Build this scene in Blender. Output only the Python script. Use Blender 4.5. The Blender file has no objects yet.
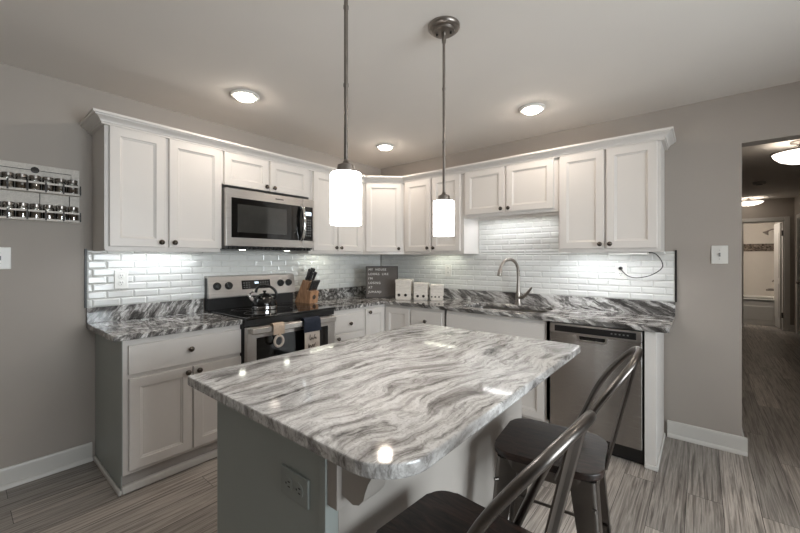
import bpy, bmesh, math, random
from mathutils import Vector, Matrix

# ------------------------------------------------------------------ camera, world, light, exposure
S = 0.0254                                   # the scene is laid out in inches
SC = bpy.context.scene
COL = SC.collection
random.seed(7)
cam_d = bpy.data.cameras.new('camera')
cam = bpy.data.objects.new('camera', cam_d)
COL.objects.link(cam)
cam_d.sensor_width = 36.0
cam_d.lens = 367.34 / 800 * 36
cam_d.shift_y = -7.36 / 800
cam_d.clip_start = 0.02
cam.location = (122.33 * S, -133.82 * S, 51.98 * S)
cam.rotation_euler = (math.pi / 2, 0, 0.6885)
SC.camera = cam

world = bpy.data.worlds.new('world')
SC.world = world
world.use_nodes = True
world.node_tree.nodes['Background'].inputs[0].default_value = (0.75, 0.85, 1.0, 1)
world.node_tree.nodes['Background'].inputs[1].default_value = 1.0

def area_light(name, loc, rot, sx, sy, power, col):
    l = bpy.data.lights.new(name, 'AREA')
    l.shape = 'RECTANGLE'; l.size = sx * S; l.size_y = sy * S; l.energy = power; l.color = col
    o = bpy.data.objects.new(name, l); COL.objects.link(o)
    o.location = Vector(loc) * S; o.rotation_euler = rot
    return o
# fill light behind the added window in the unseen right wall
area_light('added_window_fill', (229.5, -95, 51), (0, math.pi / 2, 0), 60, 76, 98, (0.92, 0.96, 1.0))

SC.view_settings.view_transform = 'Standard'
SC.view_settings.look = 'None'
SC.view_settings.exposure = 0.66
SC.view_settings.gamma = 1.0
SC.view_settings.use_curve_mapping = False
E_DOWN, E_PEND, E_HALL, E_UNDER = 76.0, 13.5, 2.0, 13.0   # strengths of the lamps' own glowing faces

# ------------------------------------------------------------------ helpers
class G:
    """collects shapes (inches) into one bmesh"""
    def __init__(s, M=None):
        s.bm = bmesh.new(); s.M = M or Matrix.Identity(4)
    def _v(s, pts):
        return [s.bm.verts.new(s.M @ Vector(p)) for p in pts]
    def face(s, pts):
        return s.bm.faces.new(s._v(pts))
    def loft(s, rings, closed=True, cap=True):
        vs = [s._v(r) for r in rings]
        n = len(vs[0])
        for a, b in zip(vs, vs[1:]):
            for i in range(n if closed else n - 1):
                j = (i + 1) % n
                s.bm.faces.new((a[i], a[j], b[j], b[i]))
        if cap and closed:
            s.bm.faces.new(vs[0][::-1]); s.bm.faces.new(vs[-1])
        return s
    def box(s, x0, x1, y0, y1, z0, z1, bev=0.0, seg=2):
        x0, x1 = sorted((x0, x1)); y0, y1 = sorted((y0, y1)); z0, z1 = sorted((z0, z1))
        q = [(x0, y0), (x1, y0), (x1, y1), (x0, y1)]
        v = [s._v([(a, b, z) for a, b in q]) for z in (z0, z1)]
        f = [s.bm.faces.new(v[0][::-1]), s.bm.faces.new(v[1])]
        for i in range(4):
            j = (i + 1) % 4
            f.append(s.bm.faces.new((v[0][i], v[0][j], v[1][j], v[1][i])))
        if bev:
            es = list({e for k in f for e in k.edges})
            bmesh.ops.bevel(s.bm, geom=es, offset=bev, segments=seg, profile=0.5, affect='EDGES')
        return s
    def prism(s, poly, z0, z1, bev=0.0, seg=2):
        a = s._v([(p[0], p[1], z0) for p in poly]); b = s._v([(p[0], p[1], z1) for p in poly])
        f = [s.bm.faces.new(a[::-1]), s.bm.faces.new(b)]
        n = len(poly)
        for i in range(n):
            j = (i + 1) % n
            f.append(s.bm.faces.new((a[i], a[j], b[j], b[i])))
        if bev:
            es = [e for k in f[:2] for e in k.edges]
            bmesh.ops.bevel(s.bm, geom=es, offset=bev, segments=seg, profile=0.5, affect='EDGES')
        return s
    def tube(s, pts, r, n=10, smooth=0, flat=1.0, closed=False):
        P = [Vector(p) for p in pts]
        if smooth: P = spline(P, smooth, closed)
        m = len(P)
        R = r if isinstance(r, (list, tuple)) else [r] * m
        if len(R) != m: R = [R[0] + (R[-1] - R[0]) * i / (m - 1) for i in range(m)]
        up = None; rings = []
        for i, p in enumerate(P):
            if closed: t = (P[(i + 1) % m] - P[i - 1]).normalized()
            else: t = (P[min(i + 1, m - 1)] - P[max(i - 1, 0)]).normalized()
            if up is None:
                up = Vector((0, 0, 1)) if abs(t.z) < 0.9 else Vector((1, 0, 0))
            up = (up - t * up.dot(t)).normalized(); sd = t.cross(up)
            rings.append([p + (up * math.sin(a) * flat + sd * math.cos(a)) * R[i] for a in [2 * math.pi * k / n for k in range(n)]])
        if closed:
            rings.append(rings[0]); s.loft(rings, cap=False)
            bmesh.ops.remove_doubles(s.bm, verts=s.bm.verts[:], dist=1e-5)
        else: s.loft(rings)
        return s
    def lathe(s, prof, c=(0, 0, 0), axis=(0, 0, 1), n=24):
        ax = Vector(axis).normalized(); u = ax.orthogonal().normalized(); w = ax.cross(u); c = Vector(c)
        rings = []
        for r, h in prof:
            r = max(r, 0.001)
            rings.append([c + ax * h + (u * math.cos(a) + w * math.sin(a)) * r for a in [2 * math.pi * k / n for k in range(n)]])
        return s.loft(rings)
    def cyl(s, c, r, h, axis=(0, 0, 1), n=24):
        return s.lathe([(r, 0), (r, h)], c, axis, n)

def spline(P, k, closed=False):
    out = []; n = len(P)
    rng = range(n if closed else n - 1)
    for i in rng:
        if closed: a, b, c, d = P[i - 1], P[i], P[(i + 1) % n], P[(i + 2) % n]
        else: a, b, c, d = P[max(i - 1, 0)], P[i], P[i + 1], P[min(i + 2, n - 1)]
        for j in range(k):
            t = j / k
            out.append(0.5 * ((2 * b) + (c - a) * t + (2 * a - 5 * b + 4 * c - d) * t * t + (3 * b - a - 3 * c + d) * t ** 3))
    if not closed: out.append(P[-1])
    return out

ORG = {}
def tag(o, label=None, cat=None, group=None, kind=None):
    if label: o['label'] = label
    if cat: o['category'] = cat
    if group: o['group'] = group
    if kind: o['kind'] = kind
    return o
def thing(name, label, cat, loc, rz=0.0, group=None, local=False):
    o = bpy.data.objects.new(name, None); COL.objects.link(o)
    o.empty_display_size = 0.05
    o.location = Vector(loc) * S; o.rotation_euler = (0, 0, rz)
    ORG[o.name] = Vector((0, 0, 0)) if local else Vector(loc)
    return tag(o, label, cat, group)
def build(g, name, mat, parent=None, loc=None, label=None, local=False, ang=50):
    """link g as ONE mesh; with a parent it is a part, else a top-level mesh with its origin at loc"""
    bmesh.ops.recalc_face_normals(g.bm, faces=g.bm.faces[:])
    org = ORG[parent.name] if parent is not None else (Vector((0, 0, 0)) if local else Vector(loc or (0, 0, 0)))
    for v in g.bm.verts: v.co = (v.co - org) * S
    me = bpy.data.meshes.new(name); g.bm.to_mesh(me); g.bm.free()
    me.shade_smooth(); me.set_sharp_from_angle(angle=math.radians(ang))
    me.materials.append(mat)
    o = bpy.data.objects.new(name, me); COL.objects.link(o)
    wn = o.modifiers.new('weighted_normals', 'WEIGHTED_NORMAL'); wn.keep_sharp = True; wn.weight = 80
    if parent is not None:
        o.parent = parent; ORG[o.name] = org
    else:
        o.location = Vector(loc or (0, 0, 0)) * S; ORG[o.name] = org
    if label: o['label'] = label
    return o
def struct(g, name, mat, parent=None, label=None):
    o = build(g, name, mat, parent); 
    if parent is None: o['kind'] = 'structure'
    if label: o['label'] = label
    return o
def copy_tree(o, parent=None):
    c = o.copy(); COL.objects.link(c)
    if parent is not None: c.parent = parent
    for ch in list(o.children): copy_tree(ch, c)
    return c
def frame(o, U, N):
    """local (u, n, v) -> world: u along U, n along N, v up"""
    U = Vector(U).normalized(); N = Vector(N).normalized(); V = Vector((0, 0, 1))
    M = Matrix.Identity(4)
    for i, a in enumerate((U, N, V)):
        for k in range(3): M[k][i] = a[k]
    M.translation = Vector(o)
    return M
def text_mesh(txt, size, M, name, mat, parent, depth=0.03, align='LEFT', spacing=1.0):
    c = bpy.data.curves.new(name, 'FONT'); c.body = txt; c.size = size; c.extrude = depth; c.align_x = align
    c.resolution_u = 2; c.space_character = spacing
    o = bpy.data.objects.new(name, c); COL.objects.link(o)
    dg = bpy.context.evaluated_depsgraph_get(); dg.update()
    me = bpy.data.meshes.new_from_object(o.evaluated_get(dg))
    COL.objects.unlink(o); bpy.data.objects.remove(o)
    me.name = name
    me.materials.clear(); me.materials.append(mat)
    org = ORG[parent.name]
    for v in me.vertices: v.co = (M @ v.co - org) * S
    ob = bpy.data.objects.new(name, me); COL.objects.link(ob); ob.parent = parent; ORG[ob.name] = org
    return ob

# ------------------------------------------------------------------ materials
def srgb(r, g, b):
    f = lambda c: (c / 255 / 12.92) if c / 255 <= 0.04045 else ((c / 255 + 0.055) / 1.055) ** 2.4
    return (f(r), f(g), f(b), 1)
class NT:
    def __init__(s, name):
        s.m = bpy.data.materials.new(name); s.m.use_nodes = True
        s.t = s.m.node_tree; s.b = s.t.nodes['Principled BSDF']; s.out = s.t.nodes['Material Output']
    def n(s, typ, **kw):
        nd = s.t.nodes.new(typ)
        for k, v in kw.items():
            if k in nd.inputs: nd.inputs[k].default_value = v
            else: setattr(nd, k, v)
        return nd
    def l(s, a, b): s.t.links.new(a, b)
    def ramp(s, fac, stops):
        r = s.n('ShaderNodeValToRGB'); e = r.color_ramp.elements
        while len(e) < len(stops): e.new(0.5)
        for k, (p, c) in zip(e, stops): k.position = p; k.color = c
        s.l(fac, r.inputs[0]); return r
    def coord(s, scale=(1, 1, 1), rot=(0, 0, 0), loc=(0, 0, 0), kind='Object'):
        tc = s.n('ShaderNodeTexCoord'); mp = s.n('ShaderNodeMapping')
        mp.inputs['Scale'].default_value = scale; mp.inputs['Rotation'].default_value = rot; mp.inputs['Location'].default_value = loc
        s.l(tc.outputs[kind], mp.inputs[0]); return mp.outputs[0]
    def noise(s, vec, scale, detail=3, rough=0.5, dist=0.0):
        nz = s.n('ShaderNodeTexNoise'); nz.inputs['Scale'].default_value = scale; nz.inputs['Detail'].default_value = detail
        nz.inputs['Roughness'].default_value = rough; nz.inputs['Distortion'].default_value = dist
        s.l(vec, nz.inputs['Vector']); return nz
    def bump(s, h, strength=0.1, dist=0.002):
        b = s.n('ShaderNodeBump'); b.inputs['Strength'].default_value = strength; b.inputs['Distance'].default_value = dist
        s.l(h, b.inputs['Height']); s.l(b.outputs[0], s.b.inputs['Normal'])
    def mix(s, fac, a, b, typ='MIX'):
        m = s.n('ShaderNodeMix', data_type='RGBA', blend_type=typ)
        for sock, v in ((m.inputs[0], fac), (m.inputs[6], a), (m.inputs[7], b)):
            if hasattr(v, 'links'): s.l(v, sock)
            else: sock.default_value = v
        return m.outputs[2]
def plain(name, c, rough=0.5, metal=0.0, var=0.04, scale=12, bump=0.0, spec=0.5, emit=0.0, coat=0.0):
    t = NT(name); v = t.coord(); nz = t.noise(v, scale, 4)
    lo = tuple(max(0, x * (1 - var)) for x in c[:3]) + (1,); hi = tuple(min(1, x * (1 + var)) for x in c[:3]) + (1,)
    r = t.ramp(nz.outputs['Fac'], [(0.3, lo), (0.7, hi)])
    t.l(r.outputs[0], t.b.inputs['Base Color'])
    t.b.inputs['Roughness'].default_value = rough; t.b.inputs['Metallic'].default_value = metal
    t.b.inputs['Specular IOR Level'].default_value = spec; t.b.inputs['Coat Weight'].default_value = coat
    if bump: t.bump(t.noise(v, scale * 15, 2).outputs['Fac'], bump, 0.001)
    if emit:
        t.b.inputs['Emission Color'].default_value = c; t.b.inputs['Emission Strength'].default_value = emit
    return t.m
def granite(name, rot=(0, 0, 0), stretch=0.14, dark=0.0, loc=(0, 0, 0), warp=0.30, zs=0.6):
    """streaked stone: bands along local Y, bent by a slow warp, with thin dark veins and fine speckle"""
    t = NT(name)
    v = t.coord(kind='Object', rot=rot, loc=loc)
    def warped(vec, scale, amt, detail):
        w = t.noise(vec, scale, detail, 0.5)
        sub = t.n('ShaderNodeVectorMath', operation='SUBTRACT'); t.l(w.outputs['Color'], sub.inputs[0]); sub.inputs[1].default_value = (0.5, 0.5, 0.5)
        sc = t.n('ShaderNodeVectorMath', operation='SCALE'); t.l(sub.outputs[0], sc.inputs[0]); sc.inputs['Scale'].default_value = amt
        ad = t.n('ShaderNodeVectorMath', operation='ADD'); t.l(vec, ad.inputs[0]); t.l(sc.outputs[0], ad.inputs[1])
        return ad.outputs[0]
    w1 = warped(v, 2.0, warp, 2); w2 = warped(w1, 14.0, 0.035, 3)
    mp = t.n('ShaderNodeMapping'); mp.inputs['Scale'].default_value = (1, stretch, zs); t.l(w2, mp.inputs[0])
    a = t.noise(mp.outputs[0], 12, 6, 0.6, 0.25)
    b = t.noise(mp.outputs[0], 28, 7, 0.64, 0.35)
    e = t.noise(mp.outputs[0], 9, 6, 0.6, 0.4)
    c = t.noise(v, 130, 3, 0.6)
    d = dark
    base = t.ramp(a.outputs['Fac'], [(0.30 + d, srgb(126, 123, 121)), (0.41 + d, srgb(182, 179, 177)), (0.50 + d, srgb(232, 231, 229)), (0.58 + d, srgb(206, 204, 202)), (0.68 + d, srgb(156, 152, 150))])
    vein = t.ramp(b.outputs['Fac'], [(0.32 + d * 2, (0.10, 0.095, 0.09, 1)), (0.41 + d * 2, (0.60, 0.585, 0.57, 1)), (0.50 + d, (1, 1, 1, 1)), (0.60, (0.92, 0.91, 0.90, 1)), (0.66, (1, 1, 1, 1))])
    line = t.ramp(e.outputs['Fac'], [(0.455, (1, 1, 1, 1)), (0.485, (0.50, 0.485, 0.475, 1)), (0.50, (1, 1, 1, 1)), (0.565, (1, 1, 1, 1)), (0.58, (0.48, 0.465, 0.455, 1)), (0.60, (1, 1, 1, 1))])
    m = t.mix(0.9, base.outputs[0], vein.outputs[0], 'MULTIPLY')
    m = t.mix(0.75, m, line.outputs[0], 'MULTIPLY')
    sp = t.ramp(c.outputs['Fac'], [(0.34, (0.55, 0.53, 0.51, 1)), (0.48, (1, 1, 1, 1))])
    m = t.mix(0.5, m, sp.outputs[0], 'MULTIPLY')
    t.l(m, t.b.inputs['Base Color'])
    t.b.inputs['Roughness'].default_value = 0.07; t.b.inputs['Specular IOR Level'].default_value = 0.5
    return t.m
def steel(name, c, rough=0.3, streak=(2, 2, 160), var=0.10, aniso=0.0):
    t = NT(name); v = t.coord(scale=streak); nz = t.noise(v, 3, 4)
    lo = tuple(x * (1 - var) for x in c[:3]) + (1,); hi = tuple(min(1, x * (1 + var)) for x in c[:3]) + (1,)
    t.l(t.ramp(nz.outputs['Fac'], [(0.3, lo), (0.7, hi)]).outputs[0], t.b.inputs['Base Color'])
    mr = t.n('ShaderNodeMapRange'); t.l(nz.outputs['Fac'], mr.inputs[0]); mr.inputs[3].default_value = rough * 0.8; mr.inputs[4].default_value = rough * 1.25
    t.l(mr.outputs[0], t.b.inputs['Roughness'])
    t.b.inputs['Metallic'].default_value = 1.0; t.b.inputs['Anisotropic'].default_value = aniso
    if aniso:      # grain runs sideways, so lamps smear up and down
        tg = t.n('ShaderNodeTangent', direction_type='RADIAL', axis='Z'); t.l(tg.outputs[0], t.b.inputs['Tangent']); t.b.inputs['Anisotropic Rotation'].default_value = 0.25
    return t.m
def wood(name, dark, light, scale=(1, 9, 9), rough=0.45, coat=0.0, freq=6, bump=0.0):
    t = NT(name); v = t.coord(scale=scale)
    nz = t.noise(v, freq, 6, 0.6, 1.6)
    r = t.ramp(nz.outputs['Fac'], [(0.35, dark), (0.5, tuple((a + b) / 2 for a, b in zip(dark, light))), (0.62, light)])
    t.l(r.outputs[0], t.b.inputs['Base Color']); t.b.inputs['Roughness'].default_value = rough; t.b.inputs['Coat Weight'].default_value = coat
    if bump: t.bump(nz.outputs['Fac'], bump, 0.002)
    return t.m
def planks(name):
    t = NT(name)
    v = t.coord(rot=(0, 0, math.pi / 2), kind='Object')
    br = t.n('ShaderNodeTexBrick'); br.offset = 0.37; br.offset_frequency = 2; br.squash = 1.0
    t.l(v, br.inputs['Vector'])
    for k, q in (('Scale', 1.0), ('Mortar Size', 0.0012), ('Mortar Smooth', 0.1), ('Bias', 0.0), ('Brick Width', 1.22), ('Row Height', 0.152)): br.inputs[k].default_value = q
    br.inputs['Color1'].default_value = (0, 0, 0, 1); br.inputs['Color2'].default_value = (1, 1, 1, 1); br.inputs['Mortar'].default_value = (0.5, 0.5, 0.5, 1)
    # each plank shifts its grain
    sh = t.n('ShaderNodeVectorMath', operation='SCALE'); t.l(br.outputs['Color'], sh.inputs[0]); sh.inputs['Scale'].default_value = 7.0
    ad = t.n('ShaderNodeVectorMath', operation='ADD'); t.l(v, ad.inputs[0]); t.l(sh.outputs[0], ad.inputs[1])
    mp = t.n('ShaderNodeMapping'); mp.inputs['Scale'].default_value = (0.8, 24, 1); t.l(ad.outputs[0], mp.inputs[0])
    g1 = t.noise(mp.outputs[0], 2.4, 6, 0.6, 0.5)
    mp2 = t.n('ShaderNodeMapping'); mp2.inputs['Scale'].default_value = (1.5, 70, 1); t.l(ad.outputs[0], mp2.inputs[0])
    g2 = t.noise(mp2.outputs[0], 2.4, 5, 0.65)
    base = t.ramp(g1.outputs['Fac'], [(0.28, srgb(106, 99, 94)), (0.42, srgb(156, 148, 141)), (0.55, srgb(202, 194, 186)), (0.70, srgb(138, 130, 124))])
    fine = t.ramp(g2.outputs['Fac'], [(0.36, (0.48, 0.47, 0.465, 1)), (0.58, (1, 1, 1, 1))])
    m = t.mix(0.6, base.outputs[0], fine.outputs[0], 'MULTIPLY')
    tone = t.ramp(br.outputs['Color'], [(0.0, (0.66, 0.66, 0.66, 1)), (1.0, (1.15, 1.14, 1.13, 1))])
    m = t.mix(1.0, m, tone.outputs[0], 'MULTIPLY')
    m = t.mix(br.outputs['Fac'], m, srgb(52, 48, 45))
    t.l(m, t.b.inputs['Base Color']); t.b.inputs['Roughness'].default_value = 0.38
    t.bump(g2.outputs['Fac'], 0.08, 0.001)
    return t.m
def glow(name, c, strength):
    t = NT(name); v = t.coord(); nz = t.noise(v, 3, 2)
    t.l(t.ramp(nz.outputs['Fac'], [(0, tuple(x * 0.98 for x in c[:3]) + (1,)), (1, c)]).outputs[0], t.b.inputs['Emission Color'])
    t.b.inputs['Base Color'].default_value = (0.8, 0.8, 0.8, 1); t.b.inputs['Emission Strength'].default_value = strength
    t.b.inputs['Roughness'].default_value = 0.3
    return t.m
def glass(name, c=(0.9, 0.95, 0.95, 1), amount=0.85, rough=0.03):
    t = NT(name); tr = t.n('ShaderNodeBsdfTransparent'); tr.inputs[0].default_value = c
    gl = t.n('ShaderNodeBsdfGlossy'); gl.inputs['Roughness'].default_value = rough
    nz = t.noise(t.coord(), 2, 1); fr = t.n('ShaderNodeFresnel'); fr.inputs[0].default_value = 1.45
    mr = t.n('ShaderNodeMapRange'); t.l(nz.outputs['Fac'], mr.inputs[0]); mr.inputs[3].default_value = 0.9 - amount; mr.inputs[4].default_value = 1.1 - amount
    ad = t.n('ShaderNodeMath', operation='MAXIMUM'); t.l(fr.outputs[0], ad.inputs[0]); t.l(mr.outputs[0], ad.inputs[1])
    mx = t.n('ShaderNodeMixShader'); t.l(ad.outputs[0], mx.inputs[0]); t.l(tr.outputs[0], mx.inputs[1]); t.l(gl.outputs[0], mx.inputs[2])
    t.l(mx.outputs[0], t.out.inputs[0]); return t.m

M = {}
M['wall'] = plain('greige_wall_paint', srgb(170, 162, 154), 0.75, var=0.015, scale=3, bump=0.03)
M['ceiling'] = plain('ceiling_paint', srgb(226, 220, 213), 0.85, var=0.01, scale=3, bump=0.03)
M['trim'] = plain('white_trim_paint', srgb(214, 211, 206), 0.35, var=0.01)
M['floor'] = planks('grey_oak_planks')
M['cab'] = plain('white_cabinet_paint', srgb(216, 211, 206), 0.38, var=0.012, scale=5)
M['cab_side'] = plain('shade_tinted_side_panel', srgb(164, 170, 166), 0.45, var=0.015, scale=5)  # white side panels, their greenish shade put into the colour
M['kick'] = plain('toe_kick_shade_grey', srgb(176, 170, 165), 0.5)  # recess shade put into the toe board colour
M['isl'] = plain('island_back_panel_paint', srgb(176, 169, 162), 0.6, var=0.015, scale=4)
M['granite_island'] = granite('streaked_granite_island', (0, 0, 0.10))
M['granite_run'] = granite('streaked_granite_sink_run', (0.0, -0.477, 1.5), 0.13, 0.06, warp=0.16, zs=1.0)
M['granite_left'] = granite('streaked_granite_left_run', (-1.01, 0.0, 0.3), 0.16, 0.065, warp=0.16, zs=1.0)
M['tile'] = plain('glossy_white_tile', srgb(222, 222, 219), 0.10, var=0.015, scale=9)
M['grout'] = plain('tile_grout', srgb(206, 204, 198), 0.8)
M['blackedge'] = plain('black_edge_strip', srgb(28, 27, 26), 0.4)
M['steel'] = steel('brushed_stainless', srgb(196, 192, 188), 0.30)
M['steel_v'] = steel('brushed_stainless_dishwasher', srgb(176, 173, 170), 0.25, streak=(2, 2, 160), var=0.02, aniso=1.0)
M['steel_dark'] = steel('grey_steel_case', srgb(92, 90, 88), 0.4)
M['nickel'] = steel('brushed_nickel', srgb(150, 143, 136), 0.28, streak=(8, 8, 8))
M['bronze'] = steel('dark_nickel_rod', srgb(142, 135, 129), 0.32, streak=(8, 8, 8))
M['knob'] = steel('dark_pewter_knob', srgb(98, 91, 85), 0.22, streak=(8, 8, 8))
M['chrome'] = steel('chrome', srgb(225, 225, 225), 0.08, streak=(4, 4, 4), var=0.03)
M['knife_grip'] = plain('dark_grey_knife_grip', srgb(62, 60, 59), 0.3)
M['bglass'] = plain('black_glass', srgb(12, 12, 12), 0.05, var=0.1, spec=0.6)
M['dglass'] = plain('microwave_window_glass', srgb(52, 52, 50), 0.07, var=0.1, spec=0.8)
M['black'] = plain('black_plastic', srgb(22, 21, 21), 0.35)
M['enamel'] = plain('black_enamel', srgb(11, 11, 12), 0.10)
M['white'] = plain('white_plastic', srgb(226, 224, 219), 0.35, var=0.01)
M['shaded_plate'] = plain('shade_tinted_plastic', srgb(156, 161, 157), 0.4, var=0.01)  # shade of the island end put into the outlet plate colour
M['grey_btn'] = plain('keypad_print', srgb(120, 120, 120), 0.4)
M['led'] = glow('display_digits', srgb(190, 215, 235), 1.2)
M['down'] = glow('downlight_lens', (1.0, 0.88, 0.76, 1), E_DOWN)
M['pend'] = glow('frosted_lit_shade', (1.0, 0.985, 0.97, 1), E_PEND)
M['hall'] = glow('lit_alabaster_bowl', (1.0, 0.90, 0.78, 1), E_HALL)
M['bath'] = glow('bath_lamp_bowl', (1.0, 0.92, 0.82, 1), 34.0)
M['strip_cool'] = glow('cool_led_lens', (0.90, 0.95, 1.0, 1), E_UNDER * 2.0)
M['strip_bright'] = glow('bright_led_lens', (0.97, 0.98, 1.0, 1), E_UNDER * 1.7)
M['strip_dim'] = glow('dim_led_lens', (0.98, 1.0, 0.86, 1), E_UNDER * 0.9)
M['bamboo'] = wood('bamboo_block', srgb(150, 108, 78), srgb(192, 150, 116), (9, 9, 1), 0.45)
M['seatwood'] = wood('dark_stained_wood', srgb(14, 9, 8), srgb(56, 40, 34), (1.0, 5, 5), 0.42, freq=9, bump=0.35)
M['gunmetal'] = steel('gunmetal_stool_metal', srgb(112, 107, 103), 0.30, streak=(3, 3, 3), var=0.15)
M['felt'] = plain('grey_felt_board', srgb(100, 95, 92), 0.95, var=0.06, scale=60, bump=0.2)
M['frame'] = wood('dark_board_frame', srgb(48, 44, 42), srgb(70, 65, 62), (9, 9, 1), 0.5)
M['letter'] = plain('white_letters', srgb(236, 234, 230), 0.5)
M['canister'] = wood('whitewashed_wood', srgb(206, 199, 190), srgb(226, 220, 212), (2, 2, 14), 0.6)
M['navy'] = plain('navy_quilted_cloth', srgb(38, 44, 58), 0.9, var=0.12, scale=40, bump=0.4)
M['cream'] = plain('cream_towel_cloth', srgb(212, 202, 192), 0.95, var=0.04, scale=40, bump=0.4)
M['tan'] = wood('tan_woven_strap', srgb(176, 152, 130), srgb(214, 194, 174), (30, 30, 30), 0.8)
M['ink'] = plain('dark_print', srgb(74, 64, 58), 0.9)
M['jar'] = glass('spice_jar_glass', (0.75, 0.75, 0.72, 1), 0.7)
M['spice'] = plain('ground_spice', srgb(96, 78, 62), 0.9, var=0.4, scale=90)
M['spice2'] = plain('pale_spice', srgb(140, 128, 112), 0.9, var=0.35, scale=90)
M['lidmetal'] = steel('jar_lid_metal', srgb(165, 160, 155), 0.25, streak=(8, 8, 8))
M['rack'] = wood('greywashed_rack', srgb(196, 190, 182), srgb(214, 208, 200), (2, 9, 9), 0.7)
M['wire'] = plain('dark_wire', srgb(46, 43, 41), 0.45, metal=0.6)
M['pane'] = glass('added_window_glass', (0.95, 0.97, 0.97, 1), 0.92)
M['mosaic'] = None
t = NT('mosaic_band'); vo = t.n('ShaderNodeTexVoronoi'); vo.inputs['Scale'].default_value = 40; t.l(t.coord(), vo.inputs['Vector'])
t.l(t.ramp(vo.outputs['Color'], [(0.2, srgb(70, 62, 56)), (0.8, srgb(150, 138, 126))]).outputs[0], t.b.inputs['Base Color']); t.b.inputs['Roughness'].default_value = 0.2
M['mosaic'] = t.m
M['bathtile'] = plain('bath_surround', srgb(226, 220, 212), 0.25, var=0.01)

# ------------------------------------------------------------------ the room
T = 35.5                   # counter top height
CZ = 96.3                  # ceiling
XW, YR = 225.0, -240.0     # far side and rear of the room
HL, HR, HE = 130.5, 173.5, 250.0   # hall left face, right face, end face

g = G(); g.box(-6, XW + 6, YR - 6, 330, -4, 0); struct(g, 'floor', M['floor'])
g = G(); g.box(-6, XW + 6, YR - 6, 330, CZ, CZ + 4); struct(g, 'ceiling', M['ceiling'])
g = G(); g.box(-6, 0, YR - 6, 0, 0, CZ); struct(g, 'wall_left', M['wall'])
g = G(); g.box(-6, HL, 0, 5, 0, CZ); g.box(HL, HR, 0, 5, 83, CZ); g.box(HR, XW + 6, 0, 5, 0, CZ); struct(g, 'wall_far', M['wall'])
g = G(); g.box(XW, XW + 6, YR - 6, -135, 0, CZ); g.box(XW, XW + 6, -55, 0, 0, CZ); g.box(XW, XW + 6, -135, -55, 0, 18); g.box(XW, XW + 6, -135, -55, 84, CZ); struct(g, 'wall_right', M['wall'])
g = G(); g.box(-6, XW + 6, YR - 6, YR, 0, CZ); struct(g, 'wall_rear', M['wall'])
g = G(); g.box(HL - 5, HL, 5, HE, 0, CZ); struct(g, 'wall_hall_left', M['wall'])
g = G()
for a, b, c, d_ in ((5, 206, 0, CZ), (236, HE, 0, CZ), (206, 236, 80, CZ)): g.box(HR, HR + 5, a, b, c, d_)
struct(g, 'wall_hall_right', M['wall'])
g = G(); g.box(HL - 5, 146, HE, HE + 5, 0, CZ); g.box(168.4, HR + 5, HE, HE + 5, 0, CZ); g.box(146, 168.4, HE, HE + 5, 80, CZ); struct(g, 'wall_hall_end', M['wall'])
# bathroom shell beyond the hall
g = G(); g.box(120, 176, 318, 323, 0, CZ); struct(g, 'wall_bath_back', M['bathtile'])
g = G(); g.box(171, 176, HE + 5, 318, 0, CZ); struct(g, 'wall_bath_right', M['bathtile'])
g = G(); g.box(115, 120, HE + 5, 323, 0, CZ); struct(g, 'wall_bath_left', M['bathtile'])
# unseen window added to the right wall for fill light
g = G()
for a in ((-135, -132, 18, 84), (-58, -55, 18, 84), (-96.5, -93.5, 18, 84), (-132, -58, 18, 21), (-132, -58, 81, 84)): g.box(XW + 1, XW + 4, a[0], a[1], a[2], a[3])
w = struct(g, 'added_window_1', M['trim'])
for a, b in ((-132, -96.5), (-93.5, -58)):
    g = G(); g.box(XW + 2.4, XW + 2.7, a, b, 21, 81); struct(g, 'pane', M['pane'], w)

def baseboard(name, p0, p1, n):
    """profile swept straight from p0 to p1; n points into the room"""
    g = G(); prof = [(0, 0), (1.1, 0), (1.1, 0.5), (0.75, 0.9), (0.6, 1.0), (0.6, 4.0), (0.3, 4.6), (0, 4.6)]
    g.loft([[(p[0] + n[0] * a, p[1] + n[1] * a, z) for a, z in prof] for p in (p0, p1)])
    return struct(g, name, M['trim'])
baseboard('baseboard_left', (0, -111.0), (0, YR), (1, 0))
baseboard('baseboard_far', (114.4, 0), (HL + 1.1, 0), (0, -1))
baseboard('baseboard_corner', (HL, 0.02), (HL, 5), (1, 0))
baseboard('baseboard_right', (XW, YR), (XW, 0), (-1, 0))
baseboard('baseboard_rear', (0, YR), (XW, YR), (0, 1))
baseboard('baseboard_hall_left', (HL, 5), (HL, HE), (1, 0))
baseboard('baseboard_hall_right', (HR, 5), (HR, 202), (-1, 0))
baseboard('baseboard_hall_end', (171.3, HE), (HR, HE), (0, -1))

# bathroom door, swung open into the bathroom
def casing(g, M_, w, h, cw=2.8):
    g.M = M_
    prof = 0.7
    g.box(-cw, 0, 0, prof, 0, h + cw, 0.15); g.box(w, w + cw, 0, prof, 0, h + cw, 0.15); g.box(0, w, 0, prof, h, h + cw, 0.15)
    g.box(-0.01, 0.7, -5.2, 0, 0, h); g.box(w - 0.7, w + 0.01, -5.2, 0, 0, h); g.box(0, w, -5.2, 0, h - 0.7, h + 0.01)
g = G(); casing(g, frame((146, HE, 0), (1, 0, 0), (0, -1, 0)), 22.4, 80); d1 = struct(g, 'door_1', M['trim'])
g = G(frame((167.4, HE + 5, 0), (-0.06, 1, 0), (-1, -0.06, 0))); g.box(0.3, 18.5, -0.7, 0.7, 0.5, 79)
for a, b in ((8, 34), (38, 72)): g.box(3, 15.8, 0.5, 0.95, a, b, 0.2)
struct(g, 'door_leaf', M['trim'], d1)
for z in (9, 69):
    g = G(); g.box(166.9, 167.8, HE - 0.2, HE + 0.9, z, z + 4); struct(g, 'hinge', M['steel_dark'], d1)
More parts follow.
